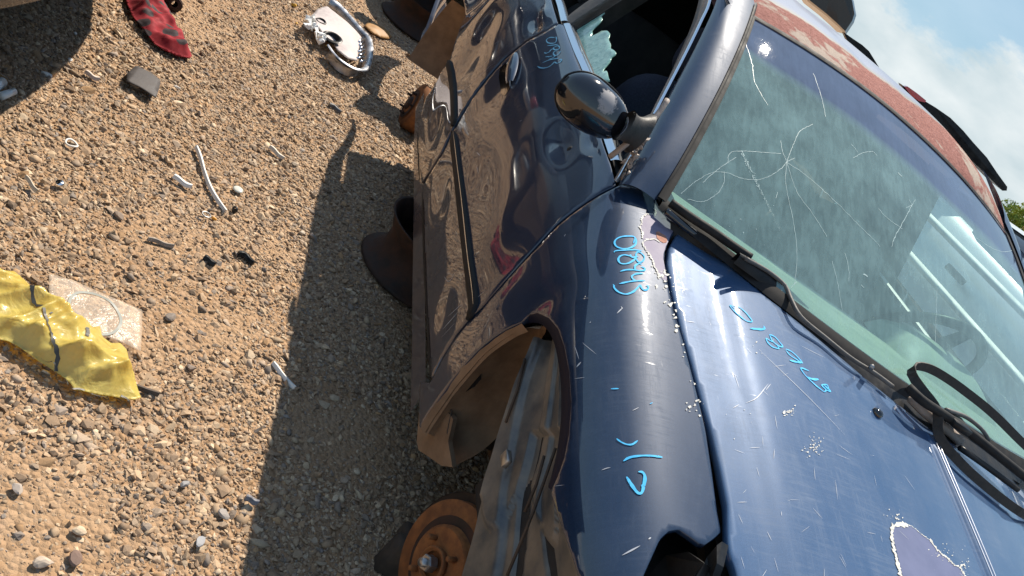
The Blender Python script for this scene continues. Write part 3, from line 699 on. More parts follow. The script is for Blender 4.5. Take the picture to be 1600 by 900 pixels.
mpd = n.coord((30, 30, 30)); rip = n.noise(1.0, 4, .6, mpd, 1.0)
bp = n.new('Bump'); bp.inputs['Strength'].default_value = .10; bp.inputs['Distance'].default_value = .002; n.link(rip, bp.inputs['Height']); n.link(bp.outputs[0], gl.inputs['Normal'])
m1 = n.new('MixShader'); m2 = n.new('MixShader')
n.link(n.math('ADD', dust, n.math('MULTIPLY', band, .35)), m1.inputs[0]); n.link(tr.outputs[0], m1.inputs[1]); n.link(df.outputs[0], m1.inputs[2])
n.link(n.math('MULTIPLY', fr.outputs[0], 1.15), m2.inputs[0]); n.link(m1.outputs[0], m2.inputs[1]); n.link(gl.outputs[0], m2.inputs[2]); n.link(m2.outputs[0], out.inputs[0])
M['windscreen'] = gm
ws = mesh('windscreen', P, grid_faces(70, 50), gm, car, True, np.stack([U.ravel(), W_.ravel()], 1), face=(.45, 0, .89))
def crack(lists, w=.0013, jag=.8, name='crack'):
    for pl in lists:
        mb = MB()
        if isinstance(pl, tuple): pl, ww = pl
        else: ww = w
        p = smoothline(pl, max(8, int(len(pl) * 7))); p = p + rng.normal(0, jag * .35, p.shape)
        q = glass.solve(p); PP = glass.fn(q[:, 0], q[:, 1]); N = glass.normal(q[:, 0], q[:, 1]); V = []; F = []
        for i in range(len(PP)):
            t = PP[min(i + 1, len(PP) - 1)] - PP[max(i - 1, 0)]; t /= np.linalg.norm(t) + 1e-9; s = np.cross(N[i], t) * ww * rng.uniform(.45, 1.0) / 2
            V += [PP[i] - s + N[i] * .0006, PP[i] + s + N[i] * .0006]
            if i: F.append((2 * i - 2, 2 * i - 1, 2 * i + 1, 2 * i))
        mb.add(V, F); mb.build(name, 'crack', ws, False)
c0 = (1229, 253)
crack([[c0, (1222, 262), (1208, 272), (1188, 280), (1160, 279), (1135, 270), (1112, 270), (1085, 285), (1064, 303)], [(1074, 311), (1098, 315), (1120, 303), (1131, 285), (1131, 268)], [(1137, 255), (1140, 240), (1158, 236), (1190, 238), (1220, 240)], [(1098, 285), (1125, 262), (1150, 246)],
 ([c0, (1240, 225), (1250, 205), (1270, 194)], .0015), ([(1200, 165), (1180, 130), (1175, 100), (1166, 70)], .0011), ([(1271, 115), (1283, 150), (1290, 182)], .0014), [c0, (1222, 235), (1220, 220)], [c0, (1242, 247)], [c0, (1228, 290), (1240, 350), (1245, 400), (1241, 445)], [c0, (1245, 300), (1270, 335), (1292, 370)],
 [c0, (1260, 275), (1300, 310), (1340, 350), (1375, 385)], [(1300, 408), (1308, 440), (1316, 485)], [(1463, 455), (1462, 500), (1461, 535)], [(1245, 440), (1236, 449)]])
crack([([(1425, 320), (1412, 345), (1398, 370), (1393, 386)], .0024), [(1425, 320), (1420, 312)], [(1425, 320), (1430, 312)], [(1425, 320), (1416, 325)], [(1410, 358), (1385, 340), (1372, 325)], [(1215, 300), (1212, 310)], [(1345, 445), (1350, 450)], ([(1403, 270), (1409, 276)], .004), ([(1349, 428), (1355, 432)], .005), [(1320, 395), (1326, 420), (1326, 440)],
       [(1333, 247), (1345, 240), (1362, 237), (1370, 243)], [(1330, 225), (1340, 238)], [(1490, 345), (1530, 375), (1560, 392), (1584, 390), (1586, 372)]], .0014)
# pale scuffed streak of dried dirt down the glass
mb = MB()
for _ in range(300):
    t = rng.uniform(0, 1); x = 1157 + 62 * t + rng.normal(0, 1.2); y = 236 + 125 * t; r = rng.uniform(.3, 1.1) * (1.3 - t)
    pts = [(x + r * math.cos(a), y + r * 1.4 * math.sin(a)) for a in (0, 1.6, 3.1, 4.7)]
    q = glass.solve(pts[:1]); 
    P0 = glass.fn(q[:, 0], q[:, 1])[0]; N0 = glass.normal(q[:, 0], q[:, 1])[0]; u = np.array([0, 1.0, 0]); v = np.cross(N0, u); k = r * .0013
    mb.add([P0 + N0 * .0006 + k * (math.cos(a) * u + 1.3 * math.sin(a) * v) for a in (0, 1.3, 2.5, 3.8, 5)], [(0, 1, 2, 3, 4)])
for _ in range(26):
    x, y = rng.normal(1130, 50), rng.normal(330, 50)
    q = glass.solve([(x, y)]); 
    if abs(q[0][0]) > .95 or q[0][1] < .03: continue
    P0 = glass.fn(q[:, 0], q[:, 1])[0]; N0 = glass.normal(q[:, 0], q[:, 1])[0]; u = np.array([0, 1.0, 0]); v = np.cross(N0, u); k = rng.uniform(.0004, .0016)
    mb.add([P0 + N0 * .0006 + k * rng.uniform(.6, 1.3) * (math.cos(a) * u + math.sin(a) * v) for a in (0, 1.3, 2.5, 3.8, 5)], [(0, 1, 2, 3, 4)])
tag(mb.build('dirt_speck', 'crack', ws, False), kind='stuff')
# black surround: bonded edge and rubber
def edge_strip(name, uvA, uvB, m, lift=.002, nrm=.002):
    A = np.array([ws_fn(np.array([u]), np.array([w]))[0] for u, w in uvA]); Bq = np.array([ws_fn(np.array([u]), np.array([w]))[0] for u, w in uvB])
    nn = np.array([.45, 0, .89]); return loft(name, A + nn * lift, Bq + nn * lift, m, ws, 3, 60, .002, nn)
tt = np.linspace(0, 1, 9)
edge_strip('side_seal', [(-1.015, t) for t in tt], [(-.990, t) for t in tt], 'rubber', .003)
edge_strip('side_seal', [(1.035, t) for t in tt], [(.972, t) for t in tt], 'rubber', .003)
edge_strip('top_seal', [(s, 1.012) for s in np.linspace(-1, 1, 13)], [(s, .988) for s in np.linspace(-1, 1, 13)], 'rubber', .003)
edge_strip('bottom_seal', [(s, -.03) for s in np.linspace(-1, 1, 13)], [(s, .012) for s in np.linspace(-1, 1, 13)], 'rubber', .002)

# --- roof with primer and rust along the front edge
rm = paint('roof_paint', base=(.07, .09, .15), flake=(.14, .17, .25), fade=1.0, dust=.3, rough=.55); n = NT(rm); n.p.inputs['Coat IOR'].default_value = 1.25; n.p.inputs['Specular IOR Level'].default_value = .2
gc = n.new('TexCoord'); s3 = n.new('SeparateXYZ'); n.link(gc.outputs['Object'], s3.inputs[0])
P0 = None
xx = n.math('ADD', s3.outputs[0], n.math('MULTIPLY', n.math('POWER', n.math('ABSOLUTE', s3.outputs[1]), 2.0), .25))
edge = n.math('ADD', xx, n.math('MULTIPLY', n.math('SUBTRACT', n.noise(9, 8, .7), .5), .16))
k = n.rng(edge, -1.385, -1.36, 0, 1); k2 = n.rng(edge, -1.45, -1.37, 0, 1)
rustc = n.ramp(n.noise(60, 8, .75, dist=1.5), [(.30, (.13, .05, .045)), (.48, (.30, .13, .105)), (.62, (.38, .18, .15)), (.75, (.42, .33, .27))])
patch = n.rng(n.noise(4.5, 6, .6), .56, .60, 0, 1); rustc = n.mix(patch, rustc, (.42, .34, .28))
old = n.p.inputs['Base Color'].links[0].from_socket
c1 = n.mix(k2, old, (.15, .15, .12)); n.base(n.mix(k, c1, rustc))
n.rough(n.mix(k, (.45, .45, .45), (.95, .95, .95)))
n.link(n.math('MULTIPLY', n.math('SUBTRACT', 1.0, n.math('MAXIMUM', k, k2)), .25), n.p.inputs['Coat Weight']); n.p.inputs['Metallic'].default_value = 0.05
n.bump(n.mix(k, (.5, .5, .5), n.noise(80, 8, .8, dist=1.0)), .9, .006)
M['roof'] = rm
xs = np.linspace(0, 1, 120); ys = np.linspace(-.62, .78, 120); X, Yv = np.meshgrid(xs, ys, indexing='ij'); X = X.ravel(); Yv = Yv.ravel()
Yq = np.where(Yv > 0, Yv / 1.26, Yv); x0 = -1.105 - .07 * (Yq / .533) ** 2; Xr = x0 + (-2.42 - x0) * X ** 1.2
P = roof_fn(Xr, Yv); rollf = np.exp(-X / .012) * .006; P[:, 2] -= rollf
roofo = mesh('roof', P, grid_faces(120, 120), rm, car, face=(0, 0, 1))
fe = [roof_fn(np.array([-1.098 - .07 * ((y / 1.26 if y > 0 else y) / .533) ** 2]), np.array([y]))[0] + [0.004, 0, -.003] for y in np.linspace(-.55, .76, 15)]
loft('front_hem', fe, np.array(fe) + [.010, 0, -.012], 'tan_seal', roofo, 3, 60, .003, (1, 0, .3))
# --- A pillars
gA = [(966, 290), (984, 262), (1011, 215), (1044, 152), (1080, 86), (1103, 40), (1118, 5), (1130, -40), (1140, -90)]
q = green.solve(gA); A = green.fn(q[:, 0], q[:, 1])
Wt = [.0, .10, .28, .50, .70, .84, .95, 1.04, 1.10]
Bq = np.array([ws_fn(np.array([-1.012]), np.array([t]))[0] + [0, 0, .002] for t in Wt]); Bq[0] += [.0, -.0, -.01]
pil = loft('a_pillar', A, Bq, 'paint', car, 12, 70, .020, (.1, -.9, .45))
Am = A * [1, -1, 1] + [0, .13, 0]; Bm = Bq * [1, -1, 1] + [0, .17, 0]; loft('a_pillar', Am, Bm, 'paint', car, 8, 50, .02, (.1, .9, .45))
# drip gutter / dark channel beside the glass
loft('pillar_gutter', Bq + [0.0, -.003, .004], Bq + [0.003, .008, .0], 'rubber', pil, 3, 60, .003, (0, 0, 1))
# scuffed patch low on the pillar
# --- bright frame and seals round the side window
off = np.array([0, 0, 0])
fr1 = A + np.array([-.004, -.006, .0]); 
def ribbon_green(pxA, pxB, m, name, parent, lift, bulge=.003):
    a = green.solve(pxA); b = green.solve(pxB); PA = green.fn(a[:, 0], a[:, 1]) + [0, -lift, 0]; PB = green.fn(b[:, 0], b[:, 1]) + [0, -lift, 0]
    return loft(name, PA, PB, m, parent, 5, 60, bulge, (0, -1, .4))
gc1 = [(969, 288), (986, 258), (1013, 210), (1045, 148), (1079, 82), (1101, 36), (1114, 5), (1120, -40)]
gc0 = [(965, 286), (981, 258), (1008, 210), (1040, 148), (1074, 82), (1096, 36), (1109, 5), (1114, -40)]
ribbon_green(gc0, gc1, 'chrome', 'bright_frame', fdoor, .008)
g2a = [(961, 283), (976, 258), (1003, 210), (1034, 148), (1068, 82), (1089, 36), (1101, 5), (1106, -40)]
ribbon_green(g2a, gc0, 'tan_seal', 'frame_seal', fdoor, .004)
g3a = [(1024, 160), (1052, 100), (1078, 40), (1090, 0), (1096, -40)]; g3b = [(1031, 152), (1068, 82), (1089, 36), (1101, 5), (1106, -40)]
ribbon_green(g3a, g3b, 'trim_grey', 'window_channel', fdoor, -.004)
# B pillar frame of the door, C pillar side, offscreen upper frame
bp1 = [(884, 45), (905, 28), (935, 8), (965, -12), (1010, -44)]; bp0 = [(880, 33), (900, 16), (925, -2), (955, -22), (1000, -56)]
ribbon_green(bp0, bp1, 'trim_grey', 'rear_frame', fdoor, .002)
# greenhouse behind, both sides: B and C pillars, rear glass
def slab(name, pts, th, m, parent, axis=1):
    V = [np.array(p, float) for p in pts]; nn = len(V); o = np.zeros(3); o[axis] = th
    V2 = V + [v + o for v in V]; F = [tuple(range(nn)), tuple(range(2 * nn - 1, nn - 1, -1))] + [(i, i + nn, (i + 1) % nn + nn, (i + 1) % nn) for i in range(nn)]
    return mesh(name, V2, F, m, parent, False)
gy = lambda z: -.800 + (z - .95) * .42
for sgn in (1, -1):
    Y = lambda z: gy(z) * sgn + (.13 if sgn < 0 else 0)
    slab('c_pillar', [(-2.42, Y(.98), .97), (-2.62, Y(.98), .985), (-2.50, Y(1.36) , 1.385), (-2.28, Y(1.36), 1.39)], .03 * sgn, 'paint', car)
    slab('b_pillar', [(-1.60, Y(.96) + .02 * sgn, .96), (-1.70, Y(.96) + .02 * sgn, .96), (-1.72, Y(1.36) + .02 * sgn, 1.37), (-1.64, Y(1.36) + .02 * sgn, 1.37)], .05 * sgn, 'black', car)
    lo = [(-1.12, Y(1.35), 1.352), (-1.4, Y(1.375), 1.378), (-1.9, Y(1.39), 1.392), (-2.3, Y(1.385), 1.388)]
    hi_ = [roof_fn(np.array([x]), np.array([-.605 * sgn + (.13 if sgn < 0 else 0)]))[0] for x in (-1.17, -1.4, -1.9, -2.3)]
    loft('roof_rail', lo, hi_, 'paint', car, 5, 30, .008, (0, -sgn, .5))
slab('headliner', [(-1.2, -.55, 1.345), (-1.2, .55, 1.345), (-2.3, .55, 1.35), (-2.3, -.55, 1.35)], .01, 'interior', car, 2)
rg = mat('rear_glass_material', (.006, .008, .008), .5, 0, 0, .03, .05, 0, 1)
loft('rear_glass', [(-2.40, -.56, 1.385), (-2.40, .07, 1.42), (-2.40, .72, 1.385)], [(-2.60, -.74, .97), (-2.62, .07, 1.0), (-2.60, .88, .97)], rg, car, 8, 24, .03, (-1, 0, 1))

for sgn in (1,):
    slab('rear_side_window', [(-1.70, .13 + .775, .97), (-2.58, .13 + .775, .98), (-2.38, .13 + .63, 1.36), (-1.72, .13 + .63, 1.36)], .004, 'interior', car)
# --- broken side glass left standing in the belt seal
sg = zp(860, 0, 5.0, [(165, 250), (240, 190), (330, 110), (420, 30), (500, -30), (560, -60), (545, 0), (480, 50), (435, 68), (425, 95), (395, 120), (405, 150), (370, 190), (322, 235), (328, 262), (300, 285), (350, 270), (400, 240), (445, 238), (465, 265), (450, 305), (470, 345), (465, 375), (500, 395), (515, 418), (480, 440), (462, 480), (420, 530), (405, 560), (440, 550), (450, 600), (462, 630), (420, 640), (300, 640), (262, 560)])
green2 = Surf(lambda x, z: gs_fn(x, z) + np.array([0, .022, 0]), (-2.6, -.3), (.86, 1.42), 1.0, (200, 120))
green2.panel('broken_side_glass', sg, 'teal_glass', fdoor, .012, hem=.004, rnd=.0008)

# --- door mirror
mir = empty('mirror_anchor', (0, 0, 0), None, None) if False else None
cm = B(926, 166, 1, -.955)
ax = np.array([.12, -.97, .05]); ax /= np.linalg.norm(ax)   # long axis points out from the car
fw = np.array([.96, .12, .14]); fw -= ax * (fw @ ax); fw /= np.linalg.norm(fw); up = np.cross(fw, ax); up = up if up[2] > 0 else -up
V = []; nu, nv = 40, 36
for i in range(nu + 1):
    s = i / nu; a = -.094 + .188 * s                       # from the neck end outwards
    prof = (max(0, 1 - abs(2 * s - 1.0) ** 3.1)) ** .5 * (0.80 + .20 * math.sin(s * 2.6)) if 0 < s < 1 else 0
    for j in range(nv):
        t = 2 * math.pi * j / nv; cx, sx_ = math.cos(t), math.sin(t)
        f = .055 * prof * (np.sign(cx) * abs(cx) ** (.9)) ; f = f if cx > 0 else f * .45
        V.append(cm + ax * a + fw * f + up * .055 * prof * (np.sign(sx_) * abs(sx_) ** .9))
F = [(i * nv + j, i * nv + (j + 1) % nv, (i + 1) * nv + (j + 1) % nv, (i + 1) * nv + j) for i in range(nu) for j in range(nv)]
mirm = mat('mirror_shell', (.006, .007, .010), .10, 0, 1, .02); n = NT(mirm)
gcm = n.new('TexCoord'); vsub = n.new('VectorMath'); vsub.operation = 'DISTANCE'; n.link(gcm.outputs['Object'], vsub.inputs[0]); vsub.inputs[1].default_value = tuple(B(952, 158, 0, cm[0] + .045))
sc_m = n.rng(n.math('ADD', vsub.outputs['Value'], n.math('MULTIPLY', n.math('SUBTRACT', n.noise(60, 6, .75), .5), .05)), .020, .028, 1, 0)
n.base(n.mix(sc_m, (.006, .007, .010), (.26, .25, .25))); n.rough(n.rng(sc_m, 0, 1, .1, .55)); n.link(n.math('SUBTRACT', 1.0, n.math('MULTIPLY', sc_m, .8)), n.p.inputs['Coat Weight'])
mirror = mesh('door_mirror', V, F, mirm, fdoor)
ring = []
for t in np.linspace(0, 2 * math.pi, 41)[:-1]:
    s = .5 + .5 * math.cos(t) * .985; prof = (max(0, 1 - abs(2 * s - 1.0) ** 3.1)) ** .5 * (0.80 + .20 * math.sin(s * 2.6)); ring.append(cm + ax * (-.094 + .188 * s) - fw * .004 + up * .0555 * prof * (1 if math.sin(t) > 0 else -1))
MB().tube(ring, .0022, 6, True).build('housing_seam', 'black', mirror)
# neck to the sail plate
e0 = cm - ax * .085 - up * .012; e1 = B(1000, 208, 1, -.815); e0 = B(975, 196, 1, -.885)
V = []
for i in range(14):
    s = i / 13; p = e0 * (1 - s) + e1 * s; r = .034 - .008 * math.sin(s * 3.1) + .014 * s * s
    for j in range(20):
        t = 2 * math.pi * j / 20; V.append(p + fw * math.cos(t) * r * .75 + up * math.sin(t) * r * 1.1)
neck = mesh('mirror_neck', V, [(i * 20 + j, i * 20 + (j + 1) % 20, (i + 1) * 20 + (j + 1) % 20, (i + 1) * 20 + j) for i in range(13) for j in range(20)], worn('mirror_neck_plastic', (.018, .016, .015), (.038, .034, .031), 40, (.5, .65)), fdoor, face=None)
bar = [B(953, 245, 1, -.845), B(975, 228, 1, -.84), B(1005, 203, 1, -.825), B(1025, 182, 1, -.81), B(1043, 156, 1, -.80)]
MB().tube(smoothline(bar, 20), [.0065] * 20, 8).build('mirror_gasket', 'tan_seal', fdoor)
# black sail triangle with torn foam inside
tri = [(956, 250), (1000, 212), (1040, 165), (1034, 178), (1005, 228), (975, 280), (966, 285)]
green2.panel('sail_plate', tri, 'black', fdoor, .01, lift=-.012, hem=.006)
mb = MB()
for _ in range(26):
    t = rng.uniform(0, 1); c = B(972 + 36 * t + rng.normal(0, 3), 276 - 58 * t + rng.normal(0, 4), 1, -.795); r = rng.uniform(.004, .009)
    V = np.array([c + r * rng.normal(0, .6, 3) for _ in range(9)]); mb.add(V, hull_faces(V))
tag(mb.build('torn_foam', 'tan_seal', fdoor, False), kind='stuff')
# small bolt and dimple on the door below the mirror
c = side.solve([(890, 232)]); P0 = side.fn(c[:, 0], c[:, 1])[0]
MB().lathe([(.0075, 0), (.0075, .001), (.004, .0015), (.0001, .0015)], P0, (0, -1, .3), 12).build('rubber_plug', 'rubber', fdoor)

# --- wipers
def wiper(name, blade, arm, armw, zoff=.012):
    mb = MB(); mb.tube(blade, [.006] * len(blade), 6)
    o = mb.build('wiper_blade', 'rubber', car)
    return o
def gpt(px, py, lift):
    q = glass.solve([(px, py)]); return glass.fn(q[:, 0], q[:, 1])[0] + glass.normal(q[:, 0], q[:, 1])[0] * lift
wA = [gpt(1043, 322, .016), gpt(1075, 345, .016), gpt(1110, 368, .016), gpt(1140, 390, .017), gpt(1166, 408, .018)]
wb1 = MB().tube(smoothline(wA, 30), .010, 8).build('wiper_blade', 'rubber', car)
wA2 = [G(1040, 330, .972), G(1075, 358, .970), G(1110, 383, .970), G(1150, 413, .972), G(1175, 433, .974)]
MB().tube(smoothline(wA2, 30), .009, 8).build('wiper_spine', 'gloss_black', wb1)
V = []
aw = smoothline([G(1150, 402, 1.0), G(1180, 420, .998), G(1220, 452, .992), G(1260, 490, .985)], 16)
wd = np.interp(np.arange(16), [0, 3, 7, 11, 15], [.006, .022, .027, .022, .012])
for i, p in enumerate(aw):
    t = aw[min(i + 1, 15)] - aw[max(i - 1, 0)]; t /= np.linalg.norm(t); w = np.cross([0, 0, 1.0], t); w /= np.linalg.norm(w)
    for a, h in ((-1, -.012), (-.9, .004), (-.4, .012), (.4, .012), (.9, .004), (1, -.012)): V.append(p + w * wd[i] * a + np.array([0, 0, h]))
arm1 = mesh('wiper_arm', V, grid_faces(16, 6), 'black', car)
MB().tube(smoothline([G(1165, 404, 1.012), G(1200, 424, 1.012), G(1226, 446, 1.008), G(1236, 468, 1.0), G(1252, 496, .993), G(1290, 528, .992), G(1330, 560, .994), G(1365, 582, .998), G(1395, 604, 1.0)], 40), .0048, 8).build('arm_rod', 'trim_grey', arm1)
MB().tube([G(1362, 573, 1.012), G(1362, 573, 1.002)], .006, 10).build('rod_pin', 'steel', arm1)
# dark wiper linkage trough
tr0 = [G(1085, 380, .955), G(1160, 425, .962), G(1230, 480, .965), G(1300, 540, .968), G(1400, 622, .975), G(1500, 695, .97), G(1600, 760, .965)]
tr1 = [G(1120, 378, .985), G(1175, 412, .99), G(1245, 470, .99), G(1310, 525, .992), G(1400, 600, .995), G(1500, 672, .99), G(1600, 735, .985)]
loft('wiper_trough', tr0, tr1, 'black', car, 4, 50, -.012, (0, 0, 1))
# driver side wiper behind the rubber belt
w2 = [G(1418, 604, 1.02), G(1440, 625, 1.02), G(1470, 645, 1.02), G(1510, 672, 1.018), G(1560, 712, 1.015), G(1620, 760, 1.01)]
wb2 = MB().tube(smoothline(w2, 30), .011, 8).build('wiper_blade', 'rubber', car)
arm2 = MB().tube(smoothline([G(1424, 622, 1.0), G(1450, 648, .995), G(1476, 668, .99), G(1500, 690, .985)], 12), [.012] * 12, 8).build('wiper_arm', 'tan_seal', car)
MB().tube(smoothline([G(1478, 640, 1.03), G(1510, 652, 1.035), G(1535, 672, 1.03), G(1545, 688, 1.02)], 14), .005, 6).build('arm_rod', 'trim_grey', arm2)
MB().box(G(1495, 660, 1.02), (.05, .06, .016), None, .2).build('arm_head', 'black', arm2)
MB().tube(smoothline([G(1500, 700, .985), G(1540, 728, .985), G(1590, 765, .985)], 12), .007, 8).build('arm_rod', 'black', arm2)

# --- wheel well: muddy liner, dusty apron, lower splash panel
lq = [(834, 507), (813, 506), (790, 517), (770, 530), (748, 548), (722, 577), (702, 601), (684, 627), (668, 650), (656, 670)]
q = side.solve(lq); A = side.fn(q[:, 0], q[:, 1]) + np.array([.004, .014, 0])
Bq_ = [B(x, y, 0, xx) for x, y, xx in [(852, 520, -.30), (840, 540, -.36), (828, 566, -.385), (814, 605, -.39), (802, 640, -.385), (790, 665, -.37), (770, 690, -.36), (745, 710, -.34), (722, 722, -.33), (707, 731, -.32)]]
liner = loft('wheel_well_liner', A, Bq_, 'dirt_liner', car, 14, 70, .022, (-.8, .3, .2))
# mud flap corner at the bottom of the liner
fl = [(-.30, -.866, .345), (-.345, -.872, .235), (-.33, -.84, .205), (-.24, -.78, .19), (-.2, -.70, .20), (-.24, -.68, .30)]
flp = [B(656, 632, 1, -.868), B(684, 624, 1, -.862), B(700, 640, 1, -.845), B(708, 655, 1, -.84), B(700, 690, 1, -.83), B(707, 730, 1, -.80), B(690, 728, 1, -.81), B(654, 703, 1, -.83), B(651, 690, 1, -.84)]
V = flp + [p + np.array([-.010, .012, 0]) for p in flp]; n9 = len(flp)
mesh('mud_flap', V, [tuple(range(n9)), tuple(range(2 * n9 - 1, n9 - 1, -1))] + [(i, i + n9, (i + 1) % n9 + n9, (i + 1) % n9) for i in range(n9)], 'dirt_liner', liner, False)
# crease line on the flap
MB().tube([B(683, 626, 1, -.862), B(706, 642, 1, -.845), B(699, 675, 1, -.836), B(707, 724, 1, -.80)], .0022, 5).build('flap_seam', 'liner_dark', liner)
# oval hole with a screw boss in the liner edge
hc = B(742, 590, 1, -.835)
MB().lathe([(.0001, .004), (.011, .004), (.012, 0), (.012, -.01)], B(712, 606, 1, -.858), (.3, -1, .2), 14).build('liner_screw', 'tan_seal', liner)
V = [B(x, y, 1, -.845) for x, y in [(735, 575), (744, 572), (752, 580), (752, 592), (742, 604), (728, 612), (722, 608), (732, 594)]]
mesh('liner_hole', V, [tuple(range(8))], mat('deep_shadow_black', (.004, .003, .003), .9), liner, False)
# apron: hanging inner metal, ribbed, between arch edge and hub
L0 = [(838, 528), (824, 562), (808, 600), (795, 640), (782, 680), (772, 715), (762, 745), (750, 790), (738, 840), (722, 895), (708, 950)]
R0 = [(868, 512), (874, 545), (879, 590), (881, 640), (880, 690), (872, 735), (866, 775), (880, 830), (905, 900), (925, 960), (940, 1000)]
A_ = smoothline([B(x, y, 1, -.838) for x, y in L0], 90); B_ = smoothline([B(x, y, 1, -.856) for x, y in R0], 90); V = []
for i in range(90):
    s = i / 89
    for j in range(61):
        t = j / 60
        p = A_[i] * (1 - t) + B_[i] * t
        h = .0
        for c0_, w0, d0 in ((.16, .05, .010), (.40, .06, -.012), (.62, .05, .010), (.82, .03, .006)):
            h += d0 * math.tanh(((t + .06 * math.sin(s * 4 + c0_ * 9)) - c0_) / (w0 * .14)) * .5
        step = .014 * (1 if (s > .37 and t > .30) else 0) + .008 * (1 if s > .62 + .1 * math.sin(t * 12) else 0)
        V.append(p + np.array([0, h + step + .03 * math.sin(t * math.pi), -.0]))
apron = mesh('inner_apron', V, grid_faces(90, 61), 'apron', car)
MB().box(B(791, 717, 1, -.850), (.030, .012, .022), None, .2).build('metal_clip', 'steel', apron)
for a_, b_ in (((868, 700), (792, 900)), ((850, 712), (820, 800)), ((820, 560), (790, 660))):
    MB().tube([B(*a_, 1, -.848), B((a_[0] + b_[0]) / 2 + 3, (a_[1] + b_[1]) / 2, 1, -.844), B(*b_, 1, -.846)], .003, 5).build('apron_seam', 'liner_dark', apron)
# engine bay dark filler behind the missing lamp: radiator support, torn plastic
bm_ = MB(); bm_.box((.30, -.30, .50), (.9, 1.0, .30), None, .08); bm_.build('engine_bay', 'interior', car)
mb = MB()
for pts, y0 in (([(1012, 900), (1040, 868), (1075, 862), (1100, 880), (1085, 905), (1050, 940)], -.72), ([(1090, 900), (1105, 870), (1120, 852), (1128, 846), (1120, 880), (1110, 910)], -.70)):
    V = [B(x, y, 1, y0 + .01 * (i % 2)) for i, (x, y) in enumerate(pts)]; V2 = V + [v + np.array([-.004, .02, -.004]) for v in V]; k = len(V)
    mb.add(V2, [tuple(range(k)), tuple(range(2 * k - 1, k - 1, -1))] + [(i, i + k, (i + 1) % k + k, (i + 1) % k) for i in range(k)])
mb.build('torn_plastic', 'black', car, False)
loft('fender_inner_rail', [(-.45, -.63, .87), (0, -.60, .80), (.55, -.56, .68)], [(-.45, -.66, .84), (0, -.635, .77), (.55, -.60, .65)], 'black', car, 4, 20)
loft('hood_channel', [(-.5, -.69, .905), (-.2, -.675, .862), (.1, -.66, .80), (.5, -.63, .715)], [(-.5, -.60, .90), (-.2, -.60, .85), (.1, -.59, .79), (.5, -.57, .70)], 'black', car, 4, 20)

# --- brake disc with hub and studs (front), drum (rear)
def disc(c, ax, r, rear=False):
    ax = np.array(ax, float); ax /= np.linalg.norm(ax)
    nm = 'brake_drum' if rear else 'brake_disc'
    if rear: pr = [(.0001, .02), (.05, .02), (.055, .012), (.085, .012), (r, .004), (r, -.05), (r * .96, -.055), (r * .96, -.08)]
    else: pr = [(.074, .018), (.080, .012), (.081, .0), (r - .002, .0), (r, -.002), (r, -.009), (r - .012, -.010), (r - .012, -.014), (r, -.015), (r, -.023), (.08, -.024)]
    d = MB().lathe(pr, c, ax, 56).build(nm, 'rust', car)
    if not rear: MB().lathe([(.081, .0005), (.100, .0005)], c, ax, 48).build('worn_track', 'rust_dark', d)
    h = MB().lathe([(.0001, .020), (.034, .020), (.036, .034), (.031, .036), (.029, .030), (.026, .030)] if not rear else [(.0001, .03), (.03, .03), (.034, .02)], c, ax, 28)
    h.lathe([(.074, .018), (.034, .020)], c, ax, 40); h.build('hub', 'rust_dark' if rear else 'rust', d)
    u = np.cross(ax, [1, 0, .1]); u /= np.linalg.norm(u); w = np.cross(ax, u)
    for k in range(4 if not rear else 5):
        a = 2 * math.pi * k / (4 if not rear else 5) + 1.1; p = np.array(c) + .053 * (math.cos(a) * u + math.sin(a) * w)
        MB().tube([p + ax * .012, p + ax * .040, p + ax * .042], [.006, .006, .0045], 10).build('wheel_stud', 'rust' if not rear else 'rust_dark', d)
    if not rear:
        MB().lathe([(.0175, .03), (.0175, .048), (.0155, .051), (.010, .051), (.009, .047), (.0001, .047)], c, ax, 6).build('axle_nut', 'steel', d, False)
        MB().lathe([(.0001, .062), (.009, .062), (.009, .04)], c, ax, 12).build('axle_end', 'steel', d)
    return d
hubc = B(692, 884, 1, -.795); disc(hubc, (.34, -1, .12), .133)
MB().box(B(628, 872, 1, -.77), (.05, .09, .11), None, .35).box(B(640, 838, 1, -.75), (.05, .05, .05), None, .3).build('brake_caliper', 'liner_dark', car)
MB().lathe([(.11, -.035), (.15, -.03), (.152, -.024)], hubc, (.34, -1, .12), 40).build('dust_shield', 'liner_dark', car)
MB().tube([hubc + np.array([.0, .10, -.02]), (-.05, -.45, .22), (0.05, -.2, .24)], .022, 10).build('lower_arm', 'rust_dark', car)
MB().tube([hubc + np.array([-.02, .06, .03]), (-.05, -.62, .45), (-.08, -.58, .75)], [.03, .035, .05], 12).build('strut', 'black', car)
rh = B(645, 165, 1, -.80); disc(rh, (.05, -1, .05), .115, True)
V = []
for i in range(30):
    a = math.radians(140 + 65 * i / 29)
    for j in range(6): V.append((-2.70 + .345 * math.cos(a), -.885 + .28 * j / 5, .33 + .345 * math.sin(a)))
mesh('rear_wheel_liner', V, grid_faces(30, 6), 'dirt_liner', car)
MB().tube([rh + [0, .08, 0], (-2.68, -.3, .25), (-2.68, .3, .25)], .03, 10).build('rear_axle', 'rust_dark', car)
slab('floor_pan', [(-2.35, -.82, .24), (.2, -.60, .24), (.2, .60, .24), (-2.35, .82, .24)], .03, 'liner_dark', car, 2)
slab('seat_back_panel', [(-2.48, -.72, .27), (-2.48, .84, .27), (-2.48, .84, .96), (-2.48, -.72, .96)], .02, 'interior', car, 0)
slab('shade_panel', [(-2.40, -.75, .30), (-2.46, -.75, .34), (-2.62, -.75, .62), (-2.80, -.75, .96), (-2.40, -.75, .96)], .02, 'liner_dark', car)  # unseen panel added to block sun and fill out the ground shadow
